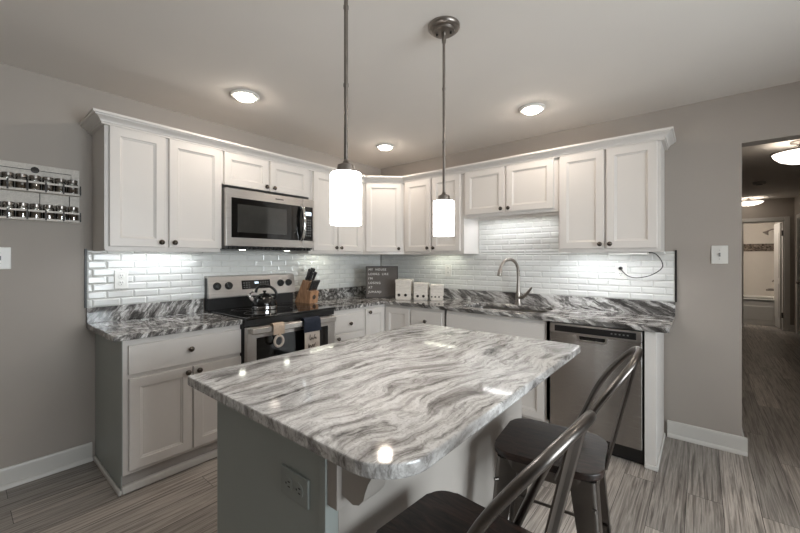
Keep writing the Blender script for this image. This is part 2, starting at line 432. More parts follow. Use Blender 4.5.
g = G(); casing(g, frame((HR, 236, 0), (0, -1, 0), (-1, 0, 0)), 30, 80); d2 = struct(g, 'door_2', M['trim'])
g = G(); g.box(HR + 1.4, HR + 2.8, 206.8, 235.2, 0.5, 79.2)
for a, b in ((8, 34), (38, 72)):
    for c in (210, 222): g.box(HR + 1.1, HR + 1.6, c, c + 9.5, a, b, 0.2)
struct(g, 'door_leaf', M['trim'], d2)
g = G(); g.lathe([(1.2, 0), (1.2, 0.2), (0.4, 0.4), (0.4, 1.4), (1.1, 1.8), (1.1, 2.5), (0.5, 3)], (HR + 1.4, 232, 36), (-1, 0, 0)); struct(g, 'door_handle', M['bronze'], d2)

# bathtub and its fittings
t = thing('bathtub', 'white built-in bathtub seen through the open door at the end of the hall', 'bathtub', (146, 285, 0))
g = G(); g.box(121, 170.4, 270, 271.5, 0, 20, 0.3); g.box(121, 170.4, 300, 317.4, 18, 20, 0.3); g.box(121, 123, 271.5, 300, 18, 20, 0.3); g.box(168, 170.4, 271.5, 300, 18, 20, 0.3)
g.box(121, 170.4, 270, 274, 18, 20.5, 0.5); g.box(123, 168, 274, 300, 3, 5)
for a in ((123, 168, 273, 274), (123, 168, 300, 301), (122.5, 123, 274, 300), (168, 168.5, 274, 300)): g.box(*a, 4, 19)
build(g, 'tub_shell', M['white'], t)
g = G(); g.box(126, 165, 269.4, 270.2, 4, 15, 0.3); build(g, 'apron_panel', M['white'], t)
g = G(); g.box(120.3, 170.9, 317.3, 317.95, 59, 65.5); g.box(170.3, 170.95, 270, 317.3, 59, 65.5)
tag(build(g, 'mosaic_tile_band', M['mosaic'], loc=(146, 317.6, 59)), 'band of brown mosaic tile across the white bath surround', 'tile band')
t = thing('shower_head', 'small chrome shower head on a bent arm high in the bathroom', 'shower head', (170.9, 292, 76))
g = G(); g.tube([(170.9, 292, 76), (167, 292, 76.5), (164, 292, 75)], 0.45, smooth=5); build(g, 'shower_arm', M['bronze'], t)
g = G(); g.lathe([(0.6, 0), (0.9, 1), (2.2, 2.6), (2.2, 3)], (164.3, 292, 75.3), (-0.6, 0, -0.8)); build(g, 'spray_head', M['bronze'], t)
t = thing('tub_faucet', 'chrome tub spout and lever valve on the bathroom wall above the tub', 'faucet', (170.9, 292, 27))
g = G(); g.lathe([(2.6, 0), (2.6, 0.3), (1, 0.8), (1, 2.4)], (170.9, 292, 36), (-1, 0, 0)); build(g, 'valve', M['bronze'], t)
g = G(); g.tube([(168.7, 292, 36), (166.5, 292, 33.5)], 0.5); build(g, 'lever', M['bronze'], t)
g = G(); g.tube([(170.9, 292, 27), (164.5, 292, 27), (163.8, 292, 26)], 1.0, smooth=3); build(g, 'spout', M['bronze'], t)

# ------------------------------------------------------------------ tiled backsplash
def tiles(M_, rects, edge, label):
    """2 x 6 subway tiles with sloped rims, laid in half bond over the rectangles (u0, u1, z0, z1)"""
    g = G(M_)
    tl = thing('tile_backsplash', label, 'tile', M_ @ Vector((rects[0][1] / 2, 0, rects[0][2])))
    gg = G(M_)
    for u0, u1, z0, z1 in rects: gg.box(u0, u1, 0.02, 0.18, z0, z1)
    build(gg, 'grout_bed', M['grout'], tl)
    for u0, u1, z0, z1 in rects:
        for r in range(int(math.ceil((z1 - T - 4) / 2.0))):
            a = max(T + 4 + 2 * r, z0); b = min(T + 6 + 2 * r, z1)
            if b - a < 0.4: continue
            off = 0.0 if r % 2 else 3.0
            k = math.floor((u0 - off) / 6.0)
            while off + 6 * k < u1:
                p, q = max(u0, off + 6 * k), min(u1, off + 6 * k + 6); k += 1
                if q - p < 0.6: continue
                i = 0.05; p += i; q -= i; c, d_ = a + i, b - i
                e = min(0.34, (q - p) / 3, (d_ - c) / 3)
                lo = [(p, 0.2, c), (q, 0.2, c), (q, 0.2, d_), (p, 0.2, d_)]
                hi = [(p + e, 0.40, c + e), (q - e, 0.40, c + e), (q - e, 0.40, d_ - e), (p + e, 0.40, d_ - e)]
                g.loft([[(x, 0.1, z) for x, _, z in lo], [(x, 0.26, z) for x, _, z in lo], hi])
    build(g, 'tile_field', M['tile'], tl, ang=5)
    gg = G(M_); gg.box(edge, edge + 0.45, 0.02, 0.5, rects[0][2], rects[0][3] + 0.3); build(gg, 'edge_strip', M['blackedge'], tl)
    return tl
FL = frame((0, 0, 0), (0, -1, 0), (1, 0, 0))       # stove wall: u = distance from the corner
FF = frame((0, 0, 0), (1, 0, 0), (0, -1, 0))       # sink wall
tiles(FL, [(0.5, 112.1, T + 4.0, 54.3), (52.3, 83.4, 54.3, 54.9)], 112.1, 'glossy white subway tile backsplash on the stove wall, from the corner to the left end')
tiles(FF, [(0.5, 116.2, T + 4.0, 54.3), (53.3, 87.1, 54.3, 67.4)], 116.2, 'glossy white subway tile backsplash behind the sink, rising higher above the faucet')

# ------------------------------------------------------------------ cabinets
def door(parent, o, U, N, w, h, knob=None, slab=False, name='door', fw=2.1, knob_name='knob'):
    Mx = frame(o, U, N); g = G(Mx); th = 0.75
    if slab:
        g.box(0, w, 0, th, 0, h, 0.12)
    else:
        def rect(i, n): return [(i, n, i), (w - i, n, i), (w - i, n, h - i), (i, n, h - i)]
        g.loft([rect(0, 0), rect(0, th - 0.12), rect(0.12, th), rect(fw, th), rect(fw + 0.12, th - 0.22), rect(fw + 0.42, th - 0.32), rect(fw + 0.5, th - 0.45), rect(fw + 0.55, th - 0.45)])
    dr = build(g, name, M['cab'], parent, ang=20)
    if knob:
        for u, v in (knob if isinstance(knob, list) else [knob]):
            g = G(Mx); g.lathe([(0.28, 0), (0.24, 0.5), (0.3, 0.6), (0.62, 0.75), (0.68, 1.0), (0.5, 1.25), (0.0, 1.32)], (u, th, v), (0, 1, 0), 16)
            build(g, knob_name, M['knob'], dr)
    return dr

UB, UT = 54.4, 84.7         # wall cabinets: underside and top
def wall_cab(label, poly, z0, z1=UT):
    c = [sum(p[i] for p in poly) / len(poly) for i in (0, 1)]
    t = thing('wall_cabinet', label, 'cabinet', (c[0], c[1], z0), group='white wall cabinets')
    g = G(); g.prism(poly, z0 + 1.2, z1)
    build(g, 'body', M['cab'], t)
    return t
def rim(t, poly, z0):
    """bottom lip of the face frame and sides, leaving a recess below"""
    g = G(); n = len(poly); P = [Vector((p[0], p[1], 0)) for p in poly]; inn = []
    for i in range(n):
        a = (P[i] - P[i - 1]).normalized(); b = (P[(i + 1) % n] - P[i]).normalized()
        na, nb = Vector((-a.y, a.x, 0)), Vector((-b.y, b.x, 0))
        inn.append(P[i] + (na + nb) / (1 + na.dot(nb)) * 0.75)
    rg = lambda Q, z: [(v.x, v.y, z) for v in Q]
    g.loft([rg(P, z0 + 1.2), rg(P, z0 - 0.35), rg(inn, z0 - 0.35), rg(inn, z0 + 1.2)], cap=False)
    build(g, 'bottom_rail', M['cab'], t)
XU = 12.0; dz0, dz1 = 55.1, 84.1; DH = dz1 - dz0
def polyL(y0, y1, d=XU): return [(0.05, -y1), (d, -y1), (d, -y0), (0.05, -y0)]
def polyF(x0, x1, d=XU): return [(x0, -d), (x1, -d), (x1, -0.05), (x0, -0.05)]
# stove wall: N = +x, U = +y (left edge of each door is the larger distance from the corner)
UL, NL = (0, 1, 0), (1, 0, 0)
UF, NF = (1, 0, 0), (0, -1, 0)
p = polyL(83.6, 110.8); c = wall_cab('white two-door wall cabinet at the left end, beside the spice rack', p, UB); rim(c, p, UB)
door(c, (XU, -110.1, dz0), UL, NL, 11.9, DH, (10.8, 1.3)); door(c, (XU, -97.3, dz0), UL, NL, 13.8, DH, (1.1, 1.3))
g = G(); g.box(0.1, XU, -110.95, -110.81, UB, UT); build(g, 'side_panel', M['cab'], c)
p = polyL(52.0, 83.55); c = wall_cab('short white two-door wall cabinet directly above the microwave', p, 73.3)
door(c, (XU, -82.7, 74.2), UL, NL, 14.5, dz1 - 74.2, (13.4, 1.2)); door(c, (XU, -67.6, 74.2), UL, NL, 15.3, dz1 - 74.2, (1.1, 1.2))
p = polyL(24.4, 51.95); c = wall_cab('white two-door wall cabinet between the microwave and the corner', p, UB); rim(c, p, UB)
door(c, (XU, -50.2, dz0), UL, NL, 11.4, DH, (10.3, 1.3)); door(c, (XU, -38.4, dz0), UL, NL, 12.6, DH, (1.0, 1.3))
p = [(0.05, -24.3), (12, -24.3), (24.3, -12), (24.3, -0.05), (0.05, -0.05)]
c = wall_cab('white one-door diagonal wall cabinet in the corner', p, UB); rim(c, p, UB)
dU = Vector((1, 1, 0)).normalized(); dN = Vector((1, -1, 0)).normalized()
o = Vector((12, -24.3, dz0)) + dU * 1.2; door(c, o, dU, dN, 15.0, DH, (13.8, 1.3))
p = polyF(24.4, 53.2); c = wall_cab('white two-door wall cabinet just right of the corner, behind the far pendant', p, UB); rim(c, p, UB)
door(c, (25.4, -XU, dz0), UF, NF, 12.9, DH, (11.9, 1.3)); door(c, (39.2, -XU, dz0), UF, NF, 12.6, DH, (1.0, 1.3))
p = polyF(53.25, 87.1); c = wall_cab('short white two-door wall cabinet above the sink', p, 67.6); rim(c, p, 67.6)
door(c, (54.0, -XU, 68.3), UF, NF, 15.4, dz1 - 68.3, (14.4, 1.2)); door(c, (70.1, -XU, 68.3), UF, NF, 15.7, dz1 - 68.3, (1.0, 1.2))
p = polyF(87.15, 113.7); c = wall_cab('white two-door wall cabinet at the right end, above the dishwasher', p, UB); rim(c, p, UB)
door(c, (87.7, -XU, dz0), UF, NF, 12.4, DH, (11.4, 1.3)); door(c, (100.7, -XU, dz0), UF, NF, 12.2, DH, (1.0, 1.3))

# crown moulding running over all wall cabinets
prof = [(0.0, UT - 0.6), (0.85, UT - 0.6), (0.85, UT - 0.15), (1.1, UT - 0.1), (1.15, UT + 0.2), (1.35, UT + 0.5), (1.75, UT + 0.8), (2.3, UT + 1.05), (2.35, UT + 1.3), (2.75, UT + 1.35), (2.8, UT + 1.9), (2.5, UT + 2.0), (0.0, UT + 2.0)]
path = [(0.05, -110.8), (12, -110.8), (12, -24.3), (24.3, -12), (113.7, -12), (113.7, -0.05)]
rings = []
P = [Vector((a, b, 0)) for a, b in path]
for i, q in enumerate(P):
    d0 = (q - P[i - 1]).normalized() if i else None; d1_ = (P[i + 1] - q).normalized() if i < len(P) - 1 else None
    n0 = Vector((d0.y, -d0.x, 0)) if d0 else None; n1 = Vector((d1_.y, -d1_.x, 0)) if d1_ else None
    if n0 is None: m = n1
    elif n1 is None: m = n0
    else: m = (n0 + n1) / (1 + n0.dot(n1))
    rings.append([(q.x + m.x * a, q.y + m.y * a, z) for a, z in prof])
g = G(); g.loft(rings); o = build(g, 'crown_molding', M['cab'], loc=(12, -24, UT), ang=25)
tag(o, 'white crown molding running along the tops of the wall cabinets', 'molding')

# base cabinets
BT = 34.2
def base_cab(label, x0, x1, y0, y1, hollow=False):
    t = thing('base_cabinet', label, 'cabinet', ((x0 + x1) / 2, (y0 + y1) / 2, 0), group='white base cabinets')
    g = G()
    if hollow:
        g.box(x0, x1, y0, y1, 4.2, 5.2); g.box(x0, x0 + 0.75, y0, y1, 5.2, BT); g.box(x1 - 0.75, x1, y0, y1, 5.2, BT); g.box(x0, x1, y0, y0 + 0.75, 5.2, BT)
    else: g.box(x0, x1, y0, y1, 4.2, BT)
    build(g, 'body', M['cab'], t)
    return t
c = base_cab('white base cabinet with one wide drawer over two doors, left of the stove', 0.1, 24, -110.2, -83.7)
g = G(); g.box(0.1, 22.6, -110.1, -83.7, 0, 4.2); build(g, 'toe_kick', M['kick'], c)
g = G(); g.box(22.6, 24.0, -110.3, -83.7, 0, 1.7, 0.3); g.box(0.8, 24.0, -111.0, -110.3, 0, 1.2, 0.3); build(g, 'shoe_molding', M['trim'], c)
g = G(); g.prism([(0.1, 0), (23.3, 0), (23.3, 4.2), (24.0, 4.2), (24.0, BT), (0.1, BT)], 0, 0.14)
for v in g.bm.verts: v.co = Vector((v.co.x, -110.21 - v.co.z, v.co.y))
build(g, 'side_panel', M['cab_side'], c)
door(c, (24, -109.3, 26.3), UL, NL, 26.4 - 0.8, 6.5, (12.6, 3.6), True, 'drawer')
door(c, (24, -109.2, 5.0), UL, NL, 13.0, 20.4, (11.8, 19.3)); door(c, (24, -95.9, 5.0), UL, NL, 12.2, 20.4, (1.1, 19.3))
c = base_cab('white base cabinet with a drawer, between the stove and the corner', 0.1, 24, -51.9, -35.9)
g = G(); g.box(0.1, 21, -51.9, -35.9, 0, 4.2); build(g, 'toe_kick', M['kick'], c)
door(c, (24, -50.6, 26.3), UL, NL, 14.1, 6.0, (7.0, 2.7), True, 'drawer'); door(c, (24, -50.6, 5.0), UL, NL, 14.1, 20.6, (1.3, 19.3))
t = thing('corner_cabinet', 'white corner base cabinet with an L-shaped folding door, below the letter board', 'cabinet', (12, -12, 0), group='white base cabinets')
g = G(); g.prism([(0.1, -0.1), (0.1, -35.8), (24, -35.8), (24, -24), (36.8, -24), (36.8, -0.1)], 4.2, BT); build(g, 'body', M['cab'], t)
g = G(); g.prism([(0.1, -0.1), (0.1, -35.8), (21, -35.8), (21, -21), (36.8, -21), (36.8, -0.1)], 0, 4.2); build(g, 'toe_kick', M['kick'], t)
door(t, (24, -35.3, 5.0), UL, NL, 10.5, 28.2, (1.6, 26.9)); door(t, (24.9, -24, 5.0), UF, NF, 12.2, 28.2)
c = base_cab('white base cabinet with a slab drawer, left of the sink cabinet', 36.9, 52.3, -24, -0.1)
g = G(); g.box(36.9, 52.3, -21, -0.1, 0, 4.2); build(g, 'toe_kick', M['kick'], c)
door(c, (37.9, -24, 26.6), UF, NF, 13.5, 6.3, (6.9, 2.8), True, 'drawer'); door(c, (37.9, -24, 5.0), UF, NF, 13.5, 21.0, (12.2, 19.6))
c = base_cab('white sink base cabinet with a false drawer front, left of the dishwasher', 52.4, 88.0, -24, -0.1, True)
g = G(); g.box(52.4, 88.0, -21, -0.1, 0, 4.2); build(g, 'toe_kick', M['kick'], c)
door(c, (53.4, -24, 26.6), UF, NF, 33.4, 6.3, None, True, 'false_front')
door(c, (53.4, -24, 5.0), UF, NF, 16.4, 21.0, (15.2, 19.6)); door(c, (70.4, -24, 5.0), UF, NF, 16.4, 21.0, (1.2, 19.6))
t = thing('end_panel', 'white end panel closing the cabinet run, right of the dishwasher', 'panel', (112.7, -12, 0))
g = G(); g.box(111.2, 113.6, -24.2, -0.8, 0, BT, 0.05); build(g, 'panel_board', M['cab'], t)
g = G(); g.box(111.2, 114.0, -24.7, -24.2, 0, 1.1, 0.2); g.box(113.6, 114.0, -24.7, -1.2, 0, 1.1, 0.2); build(g, 'shoe_molding', M['trim'], t)

# ------------------------------------------------------------------ countertops
def slab_mesh(outer, hole, z0, z1, bev=0.15):
    g = G(); bm = g.bm
    es = []
    for loop in ([outer, hole] if hole else [outer]):
        vs = [bm.verts.new((x, y, z0)) for x, y in loop]
        es += [bm.edges.new((vs[i], vs[(i + 1) % len(vs)])) for i in range(len(vs))]
    bmesh.ops.triangle_fill(bm, use_beauty=True, use_dissolve=True, edges=es)
    r = bmesh.ops.extrude_face_region(bm, geom=bm.faces[:])
    for v in r['geom']:
        if isinstance(v, bmesh.types.BMVert): v.co.z = z1
    bmesh.ops.recalc_face_normals(bm, faces=bm.faces[:])
    e2 = [e for e in bm.edges if len(e.link_faces) == 2 and e.calc_face_angle() > 1.0 and abs(e.verts[0].co.z - e.verts[1].co.z) < 0.01]
    bmesh.ops.bevel(bm, geom=e2, offset=bev, segments=2, profile=0.5, affect='EDGES')
    return g
def rounded(x0, x1, y0, y1, rs, n=8):
    """rectangle with radii for (x0,y0),(x1,y0),(x1,y1),(x0,y1)"""
    out = []
    for (cx_, cy_, sx, sy, a0), r in zip(((x0, y0, 1, 1, 180), (x1, y0, -1, 1, 270), (x1, y1, -1, -1, 0), (x0, y1, 1, -1, 90)), rs):
        if r <= 0: out.append((cx_, cy_)); continue
        for k in range(n + 1):
            a = math.radians(a0 + 90 * k / n); out.append((cx_ + sx * r + r * math.cos(a), cy_ + sy * r + r * math.sin(a)))
    return out
TB = BT + 0.02
t = thing('countertop', 'streaked grey granite countertop left of the stove', 'countertop', (12, -98, TB))
g = slab_mesh(rounded(0.1, 25.5, -112.2, -83.75, (0, 0.8, 0.2, 0)), None, TB, T); build(g, 'slab', M['granite_left'], t, ang=6)
g = G(); g.box(0.05, 0.95, -112.2, -83.8, T, T + 4, 0.08); build(g, 'granite_upstand', M['granite_left'], t)
t = thing('countertop', 'L-shaped streaked grey granite countertop running from the stove past the sink', 'countertop', (60, -12, TB))
hole = rounded(57, 84.6, -20.3, -6.0, (2, 2, 2, 2), 4)
g = slab_mesh([(0.1, -0.1), (0.1, -51.95), (25.5, -51.95), (25.5, -25.5), (115.7, -25.5), (116.3, -24.9), (116.3, -0.1)], hole, TB, T); build(g, 'slab', M['granite_run'], t, ang=6)
g = G(); g.box(0.05, 0.95, -51.9, -0.95, T, T + 4, 0.08); build(g, 'granite_upstand', M['granite_run'], t)
g = G(); g.box(0.05, 116.3, -0.95, -0.05, T, T + 4, 0.08); build(g, 'granite_upstand', M['granite_run'], t)

# sink
t = thing('kitchen_sink', 'stainless undermount sink set into the granite below the faucet', 'sink', (70.8, -13, 26))
g = G()
o_ = rounded(56.4, 85.2, -20.9, -5.4, (2.4,) * 4, 4); i_ = rounded(57.2, 84.4, -20.1, -6.2, (2,) * 4, 4)
g.loft([[(x, y, 26) for x, y in o_], [(x, y, 34.15) for x, y in o_], [(x, y, 34.15) for x, y in i_], [(x, y, 26.5) for x, y in i_]])
build(g, 'basin', M['steel'], t)
g = G(); g.lathe([(2, 0), (2, 0.2), (1.6, 0.25), (1.4, 0.1), (0, 0.1)], (70.8, -10, 26.5)); build(g, 'drain', M['chrome'], t)
t = thing('faucet', 'brushed nickel gooseneck faucet with a side lever behind the sink', 'faucet', (70.8, -3.6, T))
g = G(); g.lathe([(1.35, 0), (1.35, 0.3), (1.1, 0.7), (1.0, 3.2), (0.72, 5.0), (0.62, 7.5)], (70.8, -3.6, T)); build(g, 'base', M['nickel'], t)
g = G(); g.tube([(70.8, -3.6, T + 7), (70.8, -3.6, T + 11), (70.6, -4.2, T + 14.2), (69.5, -6.0, T + 16.2), (67.8, -8.2, T + 15.9), (66.9, -9.4, T + 14.0), (66.7, -9.8, T + 12.8)], 0.58, 12, smooth=6); build(g, 'spout', M['nickel'], t)
g = G(); g.lathe([(0.62, 0), (0.8, 0.6), (0.9, 2.4), (0.75, 2.7)], (66.72, -9.75, T + 13.0), (-0.08, -0.2, -1)); build(g, 'spray_head', M['nickel'], t)
g = G(); g.tube([(71.5, -3.8, T + 2.6), (73.2, -4.1, T + 3.3), (74.9, -4.3, T + 5.2), (76.0, -4.4, T + 6.6)], [0.75, 0.3], 10, smooth=5); build(g, 'lever', M['nickel'], t)

# ------------------------------------------------------------------ stove
t = thing('stove', 'stainless electric stove with black glass cooktop and oven door', 'stove', (13, -67.9, 0))
y0, y1 = -83.45, -52.3
g = G(); g.box(0.6, 25.4, y0, y1, 0.8, T - 0.3); g.box(2, 24, y0 + 1, y1 - 1, 0, 0.8); build(g, 'body', M['black'], t)
g = G(); g.box(3.0, 27.2, y0, y1, T - 0.25, T + 0.45, 0.2); cook = build(g, 'cooktop', M['bglass'], t)
for x, y, r in ((19.5, -75.5, 4.2), (19.5, -60.5, 3.4), (9.5, -75.5, 3.2), (9.5, -60.5, 4.0)):
    g = G(); n = 32
    g.loft([[(x + q * math.cos(2 * math.pi * k / n), y + q * math.sin(2 * math.pi * k / n), T + 0.452 + dz) for k in range(n)] for q, dz in ((r, 0), (r, 0.01), (r - 0.12, 0.01))], cap=False)
    build(g, 'burner_ring', M['grey_btn'], cook)
g = G(); g.box(25.4, 26.6, y0 + 0.1, y1 - 0.1, 33.4, T - 0.25, 0.1); build(g, 'front_trim', M['black'], t)
# backguard
g = G(); g.box(0.7, 3.0, y0, y1, T, 46.0, 0.25)
g.prism([(0, 0), (1, 0), (1, 1), (0, 1)], 0, 0.001) if False else None
build(g, 'backguard', M['black'], t)
g = G(); g.loft([[(3.0, y, 39.6), (4.3, y, 39.6), (4.4, y, 40.2), (3.3, y, 46.3), (2.6, y, 46.6), (0.8, y, 46.6), (0.8, y, 46.0), (3.0, y, 46.0)] for y in (y0 - 0.02, y1 + 0.02)])
cp = build(g, 'control_panel', M['steel'], t)
cn = Vector((6.1, 0, 1.1)).normalized(); cu = Vector((0, 1, 0)); cvv = cn.cross(cu) * -1
cvv = Vector((-1.1, 0, 6.1)).normalized()
def on_panel(y, s): return Vector((4.4, y, 40.2)) + cvv * s + cn * 0.02
Mp = Matrix.Identity(4)
def panel_frame(y, s):
    m = Matrix.Identity(4)
    for i, a in enumerate((cu, cn, cvv)):
        for k in range(3): m[k][i] = a[k]
    m.translation = on_panel(y, s); return m
for y in (-80.9, -77.2, -58.3, -55.0):
    g = G(panel_frame(y, 3.2)); g.lathe([(1.25, 0), (1.25, 0.25), (1.05, 0.35), (0.95, 1.0), (0.8, 1.1), (0, 1.1)], (0, 0, 0), (0, 1, 0)); g.box(-0.22, 0.22, 0.9, 1.35, -0.95, 0.95, 0.1)
    build(g, 'knob', M['black'], cp)
g = G(panel_frame(-67.6, 3.2)); g.box(-5.2, 5.2, -0.02, 0.08, -1.5, 1.5, 0.04); dp = build(g, 'display', M['bglass'], cp)
g = G(panel_frame(-67.6, 3.2))
for i in range(3): g.box(-0.6 + i * 0.5, -0.25 + i * 0.5, 0.08, 0.1, 0.2, 0.9)
build(g, 'clock_digits', M['led'], dp)
for cols in ((-4.4, -3.5, -2.6), (1.6, 2.5, 3.4, 4.3)):
    g = G(panel_frame(-67.6, 3.2))
    for r in range(3):
        for q in cols: g.box(q - 0.25, q + 0.25, 0.08, 0.095, -1.0 + r * 0.75, -0.75 + r * 0.75)
    build(g, 'keypad_print', M['grey_btn'], dp)
# oven door
g = G(); g.box(25.4, 26.9, y0 + 0.2, y1 - 0.2, 9.5, 33.2, 0.2); od = build(g, 'oven_door', M['steel'], t)
g = G(); g.box(26.85, 27.0, y0 + 3.0, y1 - 3.0, 13, 30.1, 0.05); build(g, 'window', M['bglass'], od)
g = G(); g.box(28.0, 28.9, y0 + 0.9, y1 - 0.9, 31.4, 33.2, 0.35, 3)
for y in (y0 + 1.6, y1 - 1.6): g.box(26.8, 28.2, y - 0.6, y + 0.6, 31.6, 33.0, 0.1)
build(g, 'handle', M['steel'], od)
g = G(); g.box(25.4, 26.9, y0 + 0.2, y1 - 0.2, 2.5, 9.2, 0.2); build(g, 'drawer', M['steel'], t)

# microwave
t = thing('microwave', 'stainless over-the-range microwave with dark window, above the stove', 'microwave', (8, -67.9, 55.4))
y0, y1 = -83.5, -52.15
g = G(); g.box(0.3, 14.4, y0, y1, 55.4, 72.9); build(g, 'case', M['steel_dark'], t)
g = G(); g.box(14.4, 15.6, y0, -57.0, 55.9, 72.9, 0.12); dr = build(g, 'door', M['steel'], t)
g = G(); g.box(15.5, 15.72, y0 + 1.5, -57.3, 58.4, 70.2, 0.05); wn = build(g, 'window', M['bglass'], dr)
g = G(); g.box(15.7, 15.78, y0 + 3.3, -63.5, 60.0, 68.4, 0.03); build(g, 'window_screen', M['dglass'], wn)
g = G(); g.tube([(15.6, -57.6, 58.6), (16.6, -57.7, 59.6), (17.3, -57.7, 62.5), (17.4, -57.7, 65.0), (17.2, -57.7, 67.5), (16.6, -57.7, 69.6), (15.6, -57.6, 70.4)], 0.62, 12, smooth=4); build(g, 'handle', M['chrome'], dr)
g = G(); g.box(14.4, 15.6, -56.9, y1, 55.9, 72.9, 0.12); cp = build(g, 'control_panel', M['steel'], t)
g = G(); g.box(15.55, 15.72, -56.6, -52.9, 58.4, 70.2, 0.05); kp = build(g, 'keypad', M['bglass'], cp)
g = G(); g.box(15.7, 15.75, -55.9, -53.6, 67.2, 68.4); build(g, 'display', M['led'], kp)
g = G()
for r in range(7):
    for q in range(3): g.box(15.7, 15.74, -55.9 + q * 0.85, -55.4 + q * 0.85, 60.0 + r * 0.9, 60.4 + r * 0.9)
build(g, 'button_print', M['grey_btn'], kp)
g = G(); g.box(15.6, 15.64, -67.6, -64.6, 71.3, 71.65); build(g, 'badge', M['steel_dark'], dr)
g = G(); g.box(1, 14.0, y0 + 0.4, y1 - 0.4, 54.95, 55.4)
for k in range(22): g.box(12.4, 15.0, y0 + 1 + k * 1.34, y0 + 1.8 + k * 1.34, 54.95, 55.9)
build(g, 'bottom_vent', M['black'], t)
for y in (-76, -60):
    g = G(); g.cyl((10.5, y, 54.85), 0.9, 0.05); build(g, 'task_lamp', M['strip_dim'], t)

# dishwasher
t = thing('dishwasher', 'stainless dishwasher with a dark control strip, at the right end of the run', 'dishwasher', (99.6, -12, 0))
g = G(); g.box(88.4, 110.9, -23.5, -0.8, 0.3, 34.0); build(g, 'tub_case', M['black'], t)
g = G(); g.box(88.7, 110.8, -25.4, -23.5, 4.4, 31.3, 0.15)
dr = build(g, 'door', M['steel_v'], t)
g = G(); g.box(88.7, 110.8, -25.5, -23.5, 31.35, 33.9, 0.12); cs = build(g, 'control_strip', M['steel'], t)
g = G(); g.box(90.0, 109.6, -25.62, -25.45, 31.75, 33.45, 0.05); cb = build(g, 'control_face', M['black'], cs)
g = G()
for k in range(5): g.box(104 + k * 0.9, 104.4 + k * 0.9, -25.66, -25.6, 32.5, 32.8)
build(g, 'button_print', M['grey_btn'], cb)
g = G(); pk = rounded(95.9, 103.2, 29.6, 31.3, (0.9, 0.9, 0, 0), 4); pi = rounded(96.3, 102.8, 30.0, 31.1, (0.7, 0.7, 0, 0), 4)
g.loft([[(x, -25.38, z) for x, z in pk], [(x, -25.75, z) for x, z in pk], [(x, -25.75, z) for x, z in pi], [(x, -25.42, z) for x, z in pi]])
hp = build(g, 'pocket_handle', M['steel'], dr)
g = G(); g.box(96.4, 102.7, -25.46, -25.41, 30.05, 31.05); build(g, 'pocket_recess', M['bglass'], hp)
g = G(); g.box(88.7, 110.8, -22.9, -22.0, 0.2, 4.2); build(g, 'toe_kick', M['black'], t)

# ------------------------------------------------------------------ island
t = thing('kitchen_island', 'kitchen island cabinet with shade-tinted end panel, carrying the big granite slab', 'island', (82, -85, 0))
IX0, IX1, IY0, IY1 = 70.0, 93.6, -110.4, -59.5
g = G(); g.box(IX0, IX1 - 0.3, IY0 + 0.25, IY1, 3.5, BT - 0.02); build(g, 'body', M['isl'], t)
g = G(); g.box(IX0 + 3, IX1 - 0.3, IY0 + 0.3, IY1, 0, 3.5); build(g, 'toe_kick', M['kick'], t)
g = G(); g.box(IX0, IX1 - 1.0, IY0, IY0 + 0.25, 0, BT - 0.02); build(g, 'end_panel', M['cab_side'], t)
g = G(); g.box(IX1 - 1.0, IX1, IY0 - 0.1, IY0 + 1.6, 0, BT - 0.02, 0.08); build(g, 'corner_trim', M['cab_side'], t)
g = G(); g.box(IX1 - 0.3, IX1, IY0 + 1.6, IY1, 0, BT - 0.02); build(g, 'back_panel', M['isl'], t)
g = G(); g.box(IX1, IX1 + 0.5, IY0 + 1.6, IY1, 0, 3.2, 0.15); build(g, 'base_molding', M['trim'], t)
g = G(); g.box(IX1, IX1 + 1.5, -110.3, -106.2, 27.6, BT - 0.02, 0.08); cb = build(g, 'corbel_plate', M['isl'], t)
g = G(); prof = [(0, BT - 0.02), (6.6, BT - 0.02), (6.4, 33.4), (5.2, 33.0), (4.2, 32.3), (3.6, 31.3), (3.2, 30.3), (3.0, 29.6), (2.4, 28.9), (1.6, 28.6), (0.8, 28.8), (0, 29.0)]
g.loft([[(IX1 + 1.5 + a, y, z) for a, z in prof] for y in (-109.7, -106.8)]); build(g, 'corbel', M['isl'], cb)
g = slab_mesh(rounded(66.1, 104.5, -112.9, -57.2, (0.4, 4.8, 1.2, 0.8), 12), None, TB - 0.02, T, 0.18)
tag(build(g, 'island_countertop', M['granite_island'], loc=(85.6, -84.5, TB), ang=6), 'large white and grey streaked granite slab with a rounded front corner on the island', 'countertop')

# ------------------------------------------------------------------ outlets and switches
def outlet(o, U, N, label, horiz=False, mat='white'):
    t = thing('outlet', label, 'outlet', o, group='white wall outlets')
    Mx = frame(o, U, N)
    if horiz: Mx = Mx @ Matrix.Rotation(math.pi / 2, 4, 'Y')
    g = G(Mx); g.box(-1.55, 1.55, 0.0, 0.28, -2.5, 2.5, 0.12); pl = build(g, 'cover_plate', M[mat], t)
    for z in (-0.95, 0.95):
        g = G(Mx); g.prism([(0.72 * math.cos(a) , 0.72 * math.sin(a)) for a in [2 * math.pi * k / 16 for k in range(16)]], 0.26, 0.34)
        for v in g.bm.verts: pass
        g.bm.free(); g = G(Mx); g.lathe([(0.78, 0.25), (0.78, 0.34), (0.7, 0.36), (0, 0.36)], (0, 0, z), (0, 1, 0), 20)
        s = build(g, 'socket', M[mat], t)
        g = G(Mx)
        for x in (-0.26, 0.26): g.box(x - 0.07, x + 0.07, 0.34, 0.375, z + 0.02, z + 0.4)
        g.cyl((0, 0.34, z - 0.3), 0.12, 0.035, (0, 1, 0), 10)
        build(g, 'slots', M['black'], s)
    return t
outlet((0.41, -104.9, 46.4), UL, NL, 'white outlet on the tile above the left countertop')
